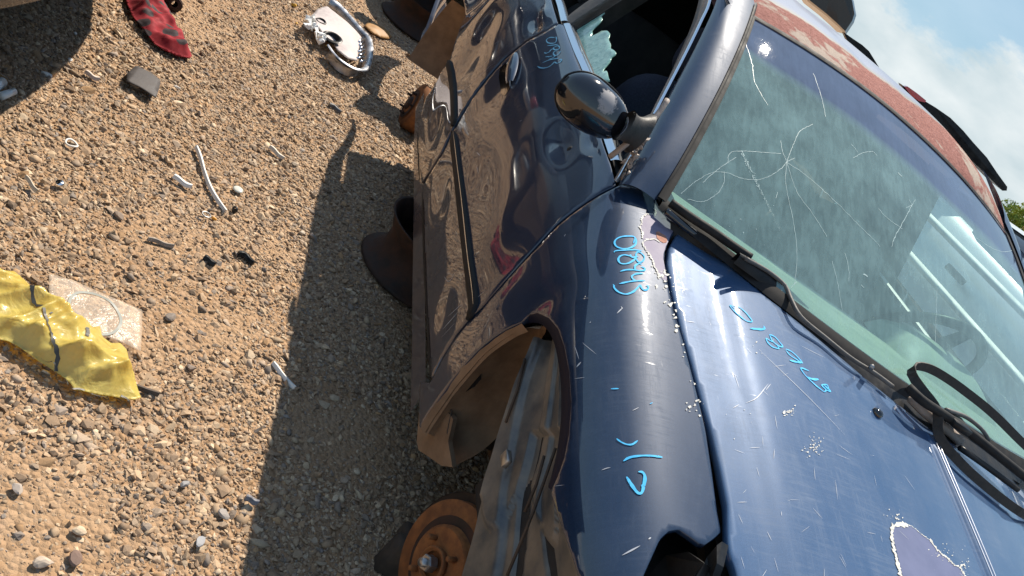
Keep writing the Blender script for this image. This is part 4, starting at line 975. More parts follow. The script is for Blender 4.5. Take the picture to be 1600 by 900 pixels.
slab('firewall', [(-.42, -.70, .25), (-.42, .70, .25), (-.42, .66, .90), (-.42, -.66, .90)], -.02, 'interior', car, 0)
slab('wheelhouse_wall', [(-.45, -.57, .25), (.6, -.50, .25), (.6, -.50, .68), (-.45, -.57, .84)], .02, 'liner_dark', car, 1)

# --- interior
dA = [ws_fn(np.array([u]), np.array([.03]))[0] + [-.01, 0, -.012] for u in np.linspace(-.95, .95, 9)]
dB = [(-.72 - .02 * (1 - abs(u)), .66 * u, .955) for u in np.linspace(-.98, .98, 9)]
dsh = loft('dashboard', dA, dB, 'dash', car, 8, 60, .01, (0, 0, 1))
loft('dashboard_face', dB, np.array(dB) + [-.06, 0, -.32], 'interior', dsh, 6, 40, .03, (-1, 0, .3))
V = []
for i in range(20):
    for j in range(20):
        s, t = i / 19 * 2 - 1, j / 19; V.append((-.50 - .27 * t, .38 + .24 * s * (1 - .1 * t), .955 + .085 * max(0, 1 - s ** 4) * math.sin(math.pi * min(1, t * .62 + .06)) ** .8))
mesh('instrument_hood', V, grid_faces(20, 20), 'dash', dsh)
sw = empty('x', (0, 0, 0), None, None) if False else None
sc_ = np.array([-.80, .40, .955]); sax = np.array([-.88, 0, .47]); sax /= np.linalg.norm(sax); u = np.array([0, 1.0, 0]); w = np.cross(sax, u)
stw = MB().tube([sc_ + .19 * (math.cos(a) * u + math.sin(a) * w) for a in np.linspace(0, 2 * math.pi, 49)[:-1]], .0155, 10, closed=True).build('steering_wheel', 'black', car)
mb = MB()
for a in (0, math.pi, 1.5 * math.pi): mb.tube([sc_ - sax * .02, sc_ + .185 * (math.cos(a) * u + math.sin(a) * w)], [.03, .014], 8)
mb.lathe([(.0001, .02), (.05, .015), (.065, 0), (.06, -.04)], sc_, sax, 24).build('wheel_hub', 'black', stw)
def pillow(name, c, size, m, parent, tilt=0.0, e=.45):
    V = []; n1, n2 = 20, 28
    for i in range(n1 + 1):
        a = -math.pi / 2 + math.pi * i / n1
        for j in range(n2):
            b = 2 * math.pi * j / n2; f = lambda v: np.sign(v) * abs(v) ** e
            p = np.array([f(math.cos(a)) * f(math.cos(b)) * size[0] / 2, f(math.cos(a)) * f(math.sin(b)) * size[1] / 2, f(math.sin(a)) * size[2] / 2])
            p = np.array([p[0] * math.cos(tilt) - p[2] * math.sin(tilt), p[1], p[0] * math.sin(tilt) + p[2] * math.cos(tilt)]); V.append(np.array(c) + p)
    return mesh(name, V, [(i * n2 + j, i * n2 + (j + 1) % n2, (i + 1) * n2 + (j + 1) % n2, (i + 1) * n2 + j) for i in range(n1) for j in range(n2)], m, parent)
for sy in (-.37, .37):
    bk = pillow('front_seat', (-1.33, sy, .78), (.17, .50, .62), 'fabric', car, .30, .55)
    pillow('seat_cushion', (-1.05, sy, .45), (.52, .52, .18), 'fabric', bk, 0, .5)
    hr = pillow('headrest', (-1.46, sy, 1.17), (.12, .28, .19), 'fabric', bk, .25, .6)
    for d in (-.06, .06): MB().tube([(-1.435, sy + d, 1.03), (-1.455, sy + d, 1.13)], .007, 8).build('headrest_post', 'chrome', hr)
pillow('rear_seat', (-2.25, 0, .78), (.20, 1.25, .62), 'interior', car, .4, .5)
slab('parcel_shelf', [(-2.3, -.6, .99), (-2.58, -.6, .98), (-2.58, .6, .98), (-2.3, .6, .99)], -.02, 'interior', car, 2)
# inner faces of the doors
for sgn, m_ in ((-1, 'interior'), (1, 'pale_trim')):
    a0 = [(-2.3, sgn * .77, .945), (-1.6, sgn * .775, .945), (-1.0, sgn * .77, .935), (-.6, sgn * .755, .925)]
    loft('inner_door_trim', a0, np.array(a0) + [0, -sgn * .03, -.55], m_, car, 5, 30, .03, (0, -sgn, 0))
    loft('window_ledge', np.array(a0) + [0, sgn * .03, .01], np.array(a0) + [0, -sgn * .0, .012], m_ if sgn > 0 else 'black', car, 3, 30, .006, (0, 0, 1))
# grey strap-like inner B pillar of the far side seen through the opening
# ============================================================ GROUND
gm_ = mat('sandy_ground', (.4, .27, .16), .95); n = NT(gm_)
a = n.noise(2.2, 6, .6); b = n.noise(60, 6, .7); c_ = n.noise(400, 4, .7)
col = n.ramp(a, [(.3, (.31, .165, .075)), (.5, (.36, .205, .10)), (.7, (.40, .25, .14))])
vor = n.new('TexVoronoi'); vor.inputs['Scale'].default_value = 75; n.link(n.coord(), vor.inputs['Vector'])
peb = n.ramp(n.math('FRACT', n.math('MULTIPLY', vor.outputs['Color'], 3.7)), [(0, (.22, .16, .11)), (.4, (.42, .31, .21)), (.8, (.52, .42, .31)), (1, (.34, .30, .26))])
vor_c = n.new('SeparateColor'); n.link(vor.outputs['Color'], vor_c.inputs[0])
peb = n.ramp(vor_c.outputs[0], [(0, (.22, .16, .11)), (.4, (.42, .31, .21)), (.8, (.52, .42, .31)), (1, (.34, .30, .26))])
col = n.mix(.25, col, peb); col = n.mix(n.rng(c_, .35, .65, 0, .25), col, (.42, .29, .17)); n.base(col)
n.bump(n.math('ADD', n.math('MULTIPLY', n.math('SUBTRACT', 1.0, vor.outputs['Distance']), 1.0), b), .8, .012)
M['ground'] = gm_
def gz(x, y):
    return .006 * np.sin(x * 3.1 + y * 1.7) * np.sin(y * 4.3 - x) + .003 * np.sin(x * 11 + 2) * np.sin(y * 9)
xs = np.unique(np.r_[np.linspace(-900, -12, 14), np.linspace(-12, -5, 12), np.linspace(-5, 1.5, 160), np.linspace(1.5, 12, 14), np.linspace(12, 900, 14)])
ys = np.unique(np.r_[np.linspace(-900, -12, 14), np.linspace(-12, -3.2, 14), np.linspace(-3.2, 1, 110), np.linspace(1, 12, 14), np.linspace(12, 900, 14)])
X, Y = np.meshgrid(xs, ys, indexing='ij'); Z = gz(X, Y) * ((np.abs(X) < 6) & (np.abs(Y) < 4)) - .004
tag(mesh('ground', np.stack([X.ravel(), Y.ravel(), Z.ravel()], 1), grid_faces(len(xs), len(ys)), 'ground'), kind='structure')

# gravel: crushed stone, every pebble a small faceted solid; nobody could count it
def ico():
    t = (1 + 5 ** .5) / 2
    V = np.array([(-1, t, 0), (1, t, 0), (-1, -t, 0), (1, -t, 0), (0, -1, t), (0, 1, t), (0, -1, -t), (0, 1, -t), (t, 0, -1), (t, 0, 1), (-t, 0, -1), (-t, 0, 1)]) / math.hypot(1, t)
    F = np.array([(0, 11, 5), (0, 5, 1), (0, 1, 7), (0, 7, 10), (0, 10, 11), (1, 5, 9), (5, 11, 4), (11, 10, 2), (10, 7, 6), (7, 1, 8), (3, 9, 4), (3, 4, 2), (3, 2, 6), (3, 6, 8), (3, 8, 9), (4, 9, 5), (2, 4, 11), (6, 2, 10), (8, 6, 7), (9, 8, 1)])
    return V, F
IV, IF = ico()
gv = mat('gravel_stone', (.4, .3, .2), .85); n = NT(gv)
at = n.new('Attribute'); at.attribute_name = 'Col'
n.base(n.mix(n.rng(n.noise(260, 4, .7), .3, .7, 0, .55), at.outputs[0], n.mix(1.0, at.outputs[0], (.55, .52, .5), 'MULTIPLY')))
n.bump(n.noise(700, 3, .6), .35, .0015)
M['gravel'] = gv
def field(npeb, x0, x1, y0, y1, rmean, seed, keep):
    r = np.random.default_rng(seed); x = r.uniform(x0, x1, npeb); y = r.uniform(y0, y1, npeb)
    k = keep(x, y, r); x, y = x[k], y[k]; N = len(x)
    s = np.clip(rmean * np.exp(r.normal(0, .47, N)), .0018, .016)
    return x, y, s
SP = [(G(30, 880)[:2], .16), (G(150, 850)[:2], .10), (G(385, 870)[:2], .07), (G(440, 400)[:2], .08), (G(520, 640)[:2], .10), (G(360, 40)[:2], .35), (G(560, 700)[:2], .14)]
def patchy(x, y):
    return (sum(1.9 * np.exp(-((x - c[0]) ** 2 + (y - c[1]) ** 2) / r_ ** 2) for c, r_ in SP) + np.sin(x * 2.1 + y * 3.3 + 1) + np.sin(x * 5.3 - y * 4.1) * .6 + np.sin(y * 7.7 + x * 1.3 + 2) * .5 + .4 * np.sin(x * 13 + y * 11))
vis = lambda x, y: (lambda p: (p[:, 0] > -60) & (p[:, 0] < 760) & (p[:, 1] > -60) & (p[:, 1] < 960))(PJ(np.stack([x, y, 0 * x], 1)))
fl_ = [field(215000, -4.8, .5, -2.7, -.35, .0043, 1, lambda x, y, r: vis(x, y) & (r.uniform(0, 1, len(x)) < np.clip(1.0 - .80 * np.clip(patchy(x, y) - .55, 0, 1.2), .15, 1))),
       field(26000, -7.5, .8, -4.2, -.4, .0075, 2, lambda x, y, r: ~vis(x, y)),
       field(80000, -4.8, .5, -2.7, -.35, .0025, 3, lambda x, y, r: vis(x, y))]
gx, gy_, gs_ = (np.concatenate([f[i] for f in fl_]) for i in range(3)); N = len(gx)
r = np.random.default_rng(5)
variants = np.stack([IV * (1 + r.normal(0, .20, (12, 1))) * np.array([1, 1, 1]) + r.normal(0, .10, (12, 3)) for _ in range(40)])
vi = r.integers(0, 40, N); Vp = variants[vi] * (gs_[:, None] * np.stack([r.uniform(.8, 1.5, N), r.uniform(.65, 1.05, N), r.uniform(.30, .62, N)], 1))[:, None, :]
# random tumbling
def rotm(n_, r):
    q = r.normal(0, 1, (n_, 4)); q[:, 1:3] *= .28; q /= np.linalg.norm(q, axis=1, keepdims=True); w, x, y, z = q.T
    return np.stack([1 - 2 * (y * y + z * z), 2 * (x * y - z * w), 2 * (x * z + y * w), 2 * (x * y + z * w), 1 - 2 * (x * x + z * z), 2 * (y * z - x * w), 2 * (x * z - y * w), 2 * (y * z + x * w), 1 - 2 * (x * x + y * y)], 1).reshape(-1, 3, 3)
Vp = np.einsum('nij,nkj->nki', rotm(N, r), Vp)
Vp += np.stack([gx, gy_, gz(gx, gy_) - .004 + gs_ * r.uniform(-.22, .28, N)], 1)[:, None, :]
pal = np.array([(.45, .32, .205), (.38, .26, .165), (.54, .40, .26), (.30, .21, .14), (.40, .31, .23), (.29, .24, .20), (.63, .50, .35), (.17, .125, .09), (.48, .29, .145), (.26, .235, .215)])
pw = np.array([.2, .17, .16, .10, .12, .07, .08, .03, .05, .02]); 
colr = pal[r.choice(10, N, p=pw / pw.sum())] * (.84 * r.uniform(.62, 1.2, (N, 1))) + .14 * np.array([.50, .33, .19])
def big_mesh(name, Vp, colr, m):
    N = len(Vp); V = Vp.reshape(-1, 3).astype(np.float32); F = (IF[None] + (np.arange(N) * 12)[:, None, None]).reshape(-1, 3).astype(np.int32)
    me = bpy.data.meshes.new(name); me.vertices.add(len(V)); me.vertices.foreach_set('co', V.ravel()); me.loops.add(F.size); me.loops.foreach_set('vertex_index', F.ravel())
    me.polygons.add(len(F)); me.polygons.foreach_set('loop_start', np.arange(0, F.size, 3, dtype=np.int32)); me.polygons.foreach_set('loop_total', np.full(len(F), 3, dtype=np.int32))
    sm_ = np.repeat(np.random.default_rng(9).uniform(0, 1, N) < .35, 20); me.polygons.foreach_set('use_smooth', sm_)
    ca = me.color_attributes.new('Col', 'FLOAT_COLOR', 'POINT'); c4 = np.ones((len(V), 4), np.float32); c4[:, :3] = np.repeat(colr, 12, axis=0); ca.data.foreach_set('color', c4.ravel())
    me.materials.append(M[m]); me.update(); me.validate(); o = bpy.data.objects.new(name, me); COL.objects.link(o); return o
tag(big_mesh('gravel', Vp, colr, 'gravel'), kind='stuff')
print('PEBBLES', N)

# individual larger stones and bits of trash
def stone(px, py, r, col, label, name='stone', flat=.6):
    p = G(px, py, 0); rr = np.random.default_rng(int(px * 7 + py)); V = []
    import bmesh
    bm = bmesh.new(); bmesh.ops.create_icosphere(bm, subdivisions=2, radius=1); V = np.array([v.co[:] for v in bm.verts]); F = [[v.index for v in f.verts] for f in bm.faces]; bm.free()
    for _ in range(7):   # chop flat facets off the ball
        d = rr.normal(0, 1, 3); d /= np.linalg.norm(d); k = rr.uniform(.5, .85); e = np.clip(V @ d - k, 0, None); V = V - e[:, None] * d
    V = V * [1.25, .85, flat] * r; a = rr.uniform(0, 6); V = V @ np.array([[math.cos(a), -math.sin(a), 0], [math.sin(a), math.cos(a), 0], [0, 0, 1]]).T + p + [0, 0, r * .45]
    o = mesh(name, V, F, worn('stone_' + name + str(int(px)), tuple(c * .8 for c in col), col, 60, (.7, .9), 0, .3, bd=.002), None, False); return tag(o, label, 'stone')
for i, (px, py, r_, col, lab) in enumerate([
 (27, 765, .012, (.45, .38, .32), 'grey-pink round stone at the left edge below the yellow bag'), (116, 876, .014, (.20, .13, .10), 'dark brown squarish stone on the sand near the bottom left corner'),
 (66, 882, .015, (.52, .42, .33), 'pale flat stone beside the dark brown stone near the bottom left corner'), (122, 832, .012, (.55, .43, .30), 'tan angular stone on sand at the lower left, above the dark brown stone'),
 (287, 758, .011, (.30, .29, .29), 'blue-grey flat stone on bright gravel left of the long car shadow'), (349, 806, .013, (.34, .30, .27), 'long thin grey stone chip lying on gravel near the bottom shadow edge'),
 (265, 498, .015, (.24, .20, .17), 'dark oval stone right of the clear plastic sheet'), (182, 165, .012, (.30, .22, .15), 'dark brown stone below the grey flap'), (436, 300, .014, (.28, .20, .13), 'large brown stone in sunlight left of the upper shadow corner'),
 (460, 258, .013, (.42, .33, .24), 'block-shaped tan stone beside the upper shadow corner'), (470, 365, .011, (.50, .42, .33), 'pale pointed stone in sunlight at the shadow edge opposite the rim'), (310, 850, .014, (.33, .33, .34), 'grey round stone near the bottom of the gravel left of the shadow'),
 (297, 577, .013, (.25, .19, .15), 'brown stone alone in bright gravel between the yellow bag and the shadow'), (185, 340, .014, (.27, .20, .15), 'dark stone in bright gravel between the white ring and the yellow bag')]):
    stone(px, py, r_, col, lab)
def thing_mesh(mb, name, m, label, cat, smooth=True, group=None):
    o = mb.build(name, m, None, smooth); return tag(o, label, cat, group)
wht = mat('white_plastic', (.78, .74, .68), .5); dk = worn('dark_wood', (.05, .035, .025), (.10, .07, .05), 40)
def strip(name, pts, w, m, label, cat, h=.004, z=.012):
    P = smoothline([G(x, y, z) for x, y in pts], 24); V = []
    for i, p in enumerate(P):
        t = P[min(i + 1, 23)] - P[max(i - 1, 0)]; t /= np.linalg.norm(t); s = np.cross([0, 0, 1.0], t); k = w * (.9 + .10 * math.sin(i * .5))
        zz = .002 * math.sin(i * .3)
        V += [p - s * k / 2 + [0, 0, zz - .008], p - s * k * .4 + [0, 0, zz + h], p + s * k * .4 + [0, 0, zz + h], p + s * k / 2 + [0, 0, zz - .008]]
    F = grid_faces(24, 4) + [(0, 1, 2, 3), (95, 94, 93, 92)]; return tag(mesh(name, V, F, m), label, cat)
strip('plastic_strip', [(307, 228), (313, 245), (319, 266), (329, 290), (340, 310), (353, 330)], .0085, wht, 'long thin crooked white plastic strip on bright gravel near the white scrap', 'strip')
strip('plastic_scrap', [(272, 274), (285, 283), (300, 291)], .013, wht, 'short wide white scrap lying left of the long white strip', 'scrap')
strip('plastic_scrap', [(422, 228), (432, 237), (444, 247)], .012, worn('bone_wood', (.55, .47, .38), (.65, .57, .47), 60), 'cream wood chip on gravel left of the upper shadow corner', 'chip')
strip('plastic_strip', [(427, 566), (437, 580), (450, 593), (461, 606)], .0065, wht, 'thin white plastic strip crossing the edge of the long car shadow', 'strip')
strip('broken_stick', [(206, 602), (222, 607), (236, 610), (249, 616)], .0075, dk, 'short dark stick poking out by the tip of the yellow bag', 'stick')
strip('broken_stick', [(231, 372), (245, 376), (258, 380), (272, 384)], .006, worn('grey_twig', (.24, .19, .15), (.36, .30, .24), 60), 'greyish thin twig in bright gravel above the large dark pebbles', 'twig')
strip('broken_stick', [(40, 275), (48, 285), (59, 299)], .004, worn('pale_twig', (.55, .46, .34), (.62, .52, .4), 60), 'thin straw-coloured twig at the far left of the bright gravel', 'twig')
strip('plastic_scrap', [(134, 111), (144, 118), (156, 123)], .012, worn('pink_scrap', (.55, .42, .34), (.62, .5, .42), 60), 'pale pinkish curved chip beside the grey flap', 'chip')
strip('plastic_scrap', [(384, 776), (394, 780), (404, 785)], .010, mat('slate_scrap', (.16, .16, .18), .5), 'dark slate sliver with pale edge on gravel near the long shadow', 'scrap')
strip('plastic_scrap', [(160, 195), (168, 191), (174, 183)], .010, mat('metal_scrap', (.35, .34, .33), .4, .6), 'small grey metal tab on bright gravel', 'scrap') if False else None
for pts, lab in (([(372, 396), (384, 400), (396, 412)], 'black ribbed plastic shard lying right of the other black shard'), ([(318, 402), (328, 408), (336, 414)], 'small black plastic shard left of the ribbed shard')):
    strip('plastic_shard', pts, .013, 'black', lab, 'shard', .008)
strip('plastic_shard', [(515, 163), (524, 167), (533, 175)], .016, 'grey_plastic', 'small dark grey plastic shard below the broken lamp housing', 'shard', .005)
mb = MB(); c = G(112, 224, .010); a_ = np.linspace(0, 2 * math.pi, 25)[:-1]
mb.tube([c + [.0155 * math.cos(t), .0155 * math.sin(t), .002 * math.sin(t * 2)] for t in a_], .0028, 6, True); thing_mesh(mb, 'plastic_ring', wht, 'small white plastic ring lying flat on the gravel at left', 'ring')
mb = MB(); c = G(322, 336, .010); mb.tube([c + [.0125 * math.cos(t), .0125 * math.sin(t), .002] for t in a_], .0022, 6, True); thing_mesh(mb, 'metal_ring', 'steel', 'small dull metal ring just below the long white strip', 'ring')
MBc = MB(); MBc.lathe([(.0001, .006), (.009, .006), (.011, .003), (.011, 0)], G(93, 287, .008), (.2, -.2, 1), 20); thing_mesh(MBc, 'bottle_cap', mat('shiny_cap', (.85, .85, .85), .12, 1), 'shiny silver cap below the white ring', 'cap')
MBc = MB(); MBc.lathe([(.0001, .004), (.012, .004), (.017, .001), (.017, 0)], G(372, 296, .008), (.1, -.1, 1), 20); thing_mesh(MBc, 'clear_disc', mat('clear_disc_plastic', (.6, .58, .5), .15, 0, .5), 'clear round plastic disc right of the long white strip', 'disc')
MBc = MB(); MBc.lathe([(.003, .012), (.007, .012), (.009, .006), (.009, -.004)], G(367, 328, .008), (.5, -.3, 1), 16); thing_mesh(MBc, 'rubber_bung', 'black', 'small black rubber bung by the lower end of the white strip', 'bung')
for px, py, col, lab in ((334, 343, (.75, .33, .04), 'small orange plastic crumb beside the black bung'), (458, 10, (.62, .34, .04), 'orange plastic lump at the top, left of the broken lamp housing'), (463, 37, (.62, .36, .05), 'orange plastic crumb under the top orange lump'), (494, 63, (.60, .33, .05), 'orange crumb against the foam of the broken lamp housing'), (510, 72, (.62, .36, .03), 'orange crumb by the dark hole of the broken lamp housing')):
    rr = .007 if px != 458 else .016
    stone(px, py, rr, col, lab, 'plastic_crumb', .7)['category'] = 'crumb'
# blue bits of glass and pale shards in the far shade
MBc = MB().tube([G(2, 150, .02), G(22, 143, .02)], [.011, .010], 14); MBc.tube([G(-12, 138, .03), G(3, 128, .02)], .014, 12); thing_mesh(MBc, 'plastic_tube', mat('bluish_white_tube', (.62, .68, .70), .3, 0, .4), 'white tube stub in the shade at the left edge', 'tube')
for px, py, r_, lab in ((117, 53, .007, 'small bright white chip inside the top left shadow'), (109, 95, .009, 'white chip on the edge of the top left shadow'), (72, 118, .013, 'pale block chip sitting on the edge of the top left shadow'), (276, 138, .010, 'small white stone right of the grey flap')):
    stone(px, py, r_, (.72, .72, .70), lab, 'white_chip')['category'] = 'chip'

# thin sheets: crumpled surfaces over a pixel outline
def sheet(name, outline, m, label, cat, hfun, step=.010, th=.0015, parent=None, z=0.006):
    O = np.array([G(x, y, z)[:2] for x, y in outline]); fn = lambda x, y: np.stack([x, y, np.asarray(hfun(x, y))], 1)
    s = Surf(fn, (O[:, 0].min(), O[:, 0].max()), (O[:, 1].min(), O[:, 1].max()), 1.0, (6, 6)); Q, F, loop = s.fill(O, step)
    P = fn(Q[:, 0], Q[:, 1]); a, b, c = P[F[0][0]], P[F[0][1]], P[F[0][2]]
    if np.cross(b - a, c - a)[2] < 0: F = [f[::-1] for f in F]
    o = mesh(name, P, F, m, parent, True); md = o.modifiers.new('thickness', 'SOLIDIFY'); md.thickness = th; md.offset = 1
    return tag(o, label, cat) if label else o
def edge_dist(x, y, O):
    p = np.stack([x, y], 1); d = np.full(len(x), 9.0)
    for i in range(len(O)):
        a = O[i]; b = O[(i + 1) % len(O)]; ab = b - a; t = np.clip(((p - a) @ ab) / (ab @ ab + 1e-12), 0, 1); d = np.minimum(d, np.linalg.norm(p - a - t[:, None] * ab, axis=1))
    return d
def crumple(O, h, seed, freq=18, sharp=1.5, z0=.010, edge=.05):
    r = np.random.default_rng(seed); A_ = r.uniform(0, 6.28, 14); ph = r.uniform(0, 6.28, 14); fr_ = r.uniform(.4, 1.6, 14) * freq
    def f(x, y):
        s = 0
        for k in range(14): s = s + (1 - np.abs(np.sin((x * math.cos(A_[k]) + y * math.sin(A_[k])) * fr_[k] + ph[k] + 1.1 * np.sin(x * 9 + y * 7 + k)))) ** sharp / (1 + fr_[k] / freq)
        d = edge_dist(x, y, O); return z0 + h * (s / 4.5) * np.clip(d / edge, .12, 1)
    return f
# red cloth with dark patches
out = [(193, -60), (192, -10), (196, 6), (204, 26), (222, 50), (240, 72), (258, 84), (276, 91), (293, 95), (297, 92), (294, 80), (284, 62), (272, 48), (268, 30), (258, 8), (256, -10), (262, -70)]
O = np.array([G(x, y, .006)[:2] for x, y in out])
rc = mat('red_cloth', (.45, .02, .03), .85); n = NT(rc); v = n.new('TexVoronoi'); v.inputs['Scale'].default_value = 13; n.link(n.coord((1.4, 1, 1), rot=(0, 0, .6)), v.inputs['Vector'])
n.base(n.mix(n.rng(n.math('ADD', v.outputs['Distance'], n.math('MULTIPLY', n.noise(20, 4), .22)), .46, .50, 1, 0), (.26, .010, .018), (.045, .032, .035))); n.bump(n.noise(900, 2), .3, .001); n.rough(n.rng(n.noise(30), .3, .7, .75, .95))
M['red_cloth'] = rc
sheet('red_cloth', out, 'red_cloth', 'crumpled red cloth with dark patches lying on the gravel at the top', 'cloth', crumple(O, .080, 3, 26, edge=.035), .006, .003)
MBc = MB(); MBc.lathe([(.012, .0), (.030, .0), (.032, .03), (.030, .06), (.012, .06)], G(268, 2, .015), (.9, .3, .3), 24); thing_mesh(MBc, 'rusty_pulley', 'rust_dark', 'small brown rusty pulley beside the red cloth at the top', 'pulley')
# grey flap
sheet('rubber_flap', [(194, 133), (196, 120), (211, 105), (222, 112), (234, 118), (249, 130), (246, 142), (240, 159), (216, 144)], worn('grey_flap', (.055, .047, .045), (.08, .07, .066), 30), 'flat dark grey square flap lying alone on the gravel', 'flap', lambda x, y: .016 + .004 * np.sin(x * 22) + .003 * np.sin(y * 31), .02, .003)
# clear sheet with oval print
csh = mat('clear_film', (.80, .66, .52), .16, 0, .6, .06, .6, 0, .26); n = NT(csh); n.bump(n.noise(45, 4, .7), .6, .006)
o = [(74, 432), (110, 442), (150, 460), (190, 476), (220, 489), (219, 520), (217, 554), (190, 540), (160, 530), (120, 520), (90, 500), (74, 470)]
O = np.array([G(x, y, .006)[:2] for x, y in o])
film = sheet('clear_plastic_sheet', o, csh, 'crinkled clear plastic sheet with a grey oval ring, tucked under the yellow bag', 'plastic sheet', crumple(O, .010, 8, 34, z0=.015, edge=.03), .010, .0008)
ell = [(148 + 41 * math.cos(t) * .93 - 12 * math.sin(t), 489 + 22 * math.cos(t) + 24 * math.sin(t)) for t in np.linspace(0, 6.283, 41)[:-1]]
fz = crumple(O, .010, 8, 34, z0=.015, edge=.03); P = np.array([G(x, y, .02) for x, y in ell]); P[:, 2] = fz(P[:, 0], P[:, 1]) + .0025
V = []
for i, p in enumerate(P):
    t = P[(i + 1) % 40] - P[i - 1]; t /= np.linalg.norm(t); s = np.cross([0, 0, 1.0], t) * .0034; V += [p - s, p + s]
mesh('oval_ring', V, [(2 * i, 2 * i + 1, (2 * i + 3) % 80, (2 * i + 2) % 80) for i in range(40)], mat('grey_print', (.24, .25, .22), .4), film)
# yellow bag
o = [(-60, 425), (0, 430), (18, 432), (36, 446), (46, 458), (62, 462), (78, 482), (98, 492), (112, 502), (132, 508), (140, 518), (152, 516), (156, 532), (170, 542), (184, 541), (194, 552), (198, 572), (205, 596), (212, 616), (216, 628), (205, 631), (178, 627), (156, 623), (130, 618), (112, 616), (104, 605), (90, 594), (60, 576), (36, 558), (8, 540), (-20, 535), (-60, 530)]
O = np.array([G(x, y, .006)[:2] for x, y in o])
yb = mat('yellow_film', (.80, .60, .03), .22, 0, 1.0, .05, .6); n = NT(yb); n.t.nodes.remove(n.p); out_ = n.t.nodes['Material Output']
pr = n.new('BsdfPrincipled'); pr.inputs['Coat Weight'].default_value = .6; pr.inputs['Coat Roughness'].default_value = .08; pr.inputs['Roughness'].default_value = .35
s1 = n.rng(n.noise(7, 5, .7), .62, .68, 0, 1); dr = n.rng(n.noise(22, 5, .7), .52, .72, 0, .45)
n.link(n.mix(dr, (.80, .70, .22), (.46, .40, .18)), pr.inputs['Base Color'])
bp = n.new('Bump'); bp.inputs['Strength'].default_value = .5; bp.inputs['Distance'].default_value = .006; n.link(n.noise(18, 4, .55, dist=3.0), bp.inputs['Height']); n.link(bp.outputs[0], pr.inputs['Normal'])
tl = n.new('BsdfTranslucent'); tl.inputs[0].default_value = (.85, .66, .10, 1); tp = n.new('BsdfTransparent'); tp.inputs[0].default_value = (1, .88, .30, 1)
a1 = n.new('MixShader'); a1.inputs[0].default_value = .45; a2 = n.new('MixShader'); n.link(n.rng(n.noise(9, 4, .6), .38, .68, .10, .42), a2.inputs[0])
n.link(pr.outputs[0], a1.inputs[1]); n.link(tl.outputs[0], a1.inputs[2]); n.link(a1.outputs[0], a2.inputs[1]); n.link(tp.outputs[0], a2.inputs[2]); n.link(a2.outputs[0], out_.inputs[0])
M['yellow'] = yb
cf = crumple(O, .125, 21, 12, 3.6, z0=.016, edge=.035)
_cfa = cf; _cfb = crumple(O, .010, 5, 48, 3.0, z0=0.0, edge=.02); cf = lambda x, y: _cfa(x, y) + _cfb(x, y)
bag = sheet('yellow_plastic_bag', o, 'yellow', 'crumpled shiny yellow plastic bag with black smudges at the left edge', 'bag', cf, .0042, .0008)
bl = mat('black_print', (.05, .05, .045), .5)
mb = MB()
for pts, w in (([(41, 456), (50, 470), (58, 484), (66, 496), (70, 505), (74, 520), (79, 535), (85, 548), (92, 562), (94, 570)], .010), ([(136, 512), (138, 518), (137, 524)], .014), ([(106, 583), (108, 592), (106, 598)], .009), ([(118, 597), (130, 596), (140, 598)], .006), ([(150, 603), (160, 607), (174, 611)], .006), ([(196, 607), (206, 612), (205, 620)], .008), ([(75, 495), (77, 497)], .010), ([(60, 565), (70, 575), (80, 590)], .004)):
    P = smoothline([G(x, y, .045) for x, y in pts], 26); P[:, 2] = cf(P[:, 0], P[:, 1]) + .003; V = []
    for i in range(26):
        t = P[min(i + 1, 25)] - P[max(i - 1, 0)]; t[2] = 0; t /= np.linalg.norm(t) + 1e-9; s = np.cross([0, 0, 1.0], t) * w * .36 * (.3 + .8 * abs(math.sin(i * 1.3)))
        a, b = P[i] - s, P[i] + s; a[2] = cf(a[:1], a[1:2])[0] + .003; b[2] = cf(b[:1], b[1:2])[0] + .003; V += [a, b]
    mesh('black_marking', V, [(2 * i, 2 * i + 1, 2 * i + 3, 2 * i + 2) for i in range(25)], bl, bag)

# broken lamp housing / mirror shell
hs = empty('lamp_housing', (-3.26, -1.2, 0), 'broken pale grey lamp housing with dark holes and chrome edge lying at the top', 'lamp housing')
face = [(487, 25), (496, 15), (510, 12), (524, 22), (546, 42), (564, 60), (558, 82), (556, 97), (540, 92), (526, 80), (522, 68), (505, 55), (492, 42)]
O = np.array([G(x, y, .05)[:2] for x, y in face]); 
def hface(x, y): return .055 + .010 * np.sin(x * 14) * np.sin(y * 17) + .012 * np.clip(edge_dist(x, y, O) / .05, 0, 1)
sheet('housing_face', face, worn('lilac_grey_plastic', (.42, .36, .35), (.50, .44, .42), 40, (.5, .7)), None, None, hface, .012, .004, hs, .05)
rimp = [(515, 2), (528, 12), (548, 34), (562, 50), (573, 62), (575, 82), (568, 106), (552, 108), (535, 99), (522, 86), (515, 76)]
P = smoothline([G(x, y, .045) for x, y in rimp], 60); V = []
for i, p in enumerate(P):
    t = P[min(i + 1, 59)] - P[max(i - 1, 0)]; t /= np.linalg.norm(t); s = np.cross([0, 0, 1.0], t)
    for a, h in ((-.024, .012), (-.018, .018), (-.004, .012), (.004, 0.004), (.006, -.02), (.003, -.045)): V.append(p - s * a + np.array([0, 0, h]))
mesh('housing_rim', V, grid_faces(60, 6), worn('chromed_edge', (.30, .30, .31), (.60, .60, .62), 20, (.2, .5), .7), hs)
for (x, y, r1, r2) in ((502, 32, .022, .016), (520, 57, .040, .030)):
    c = G(x, y, .072); MB().lathe([(r1 * 1.25, -.004), (r1, .002), (r1 * .85, -.004), (r2 * .7, -.03), (.0001, -.03)], c, (.15, -.2, 1), 22).build('bulb_hole', 'black', hs)
mb = MB(); rr = np.random.default_rng(4)
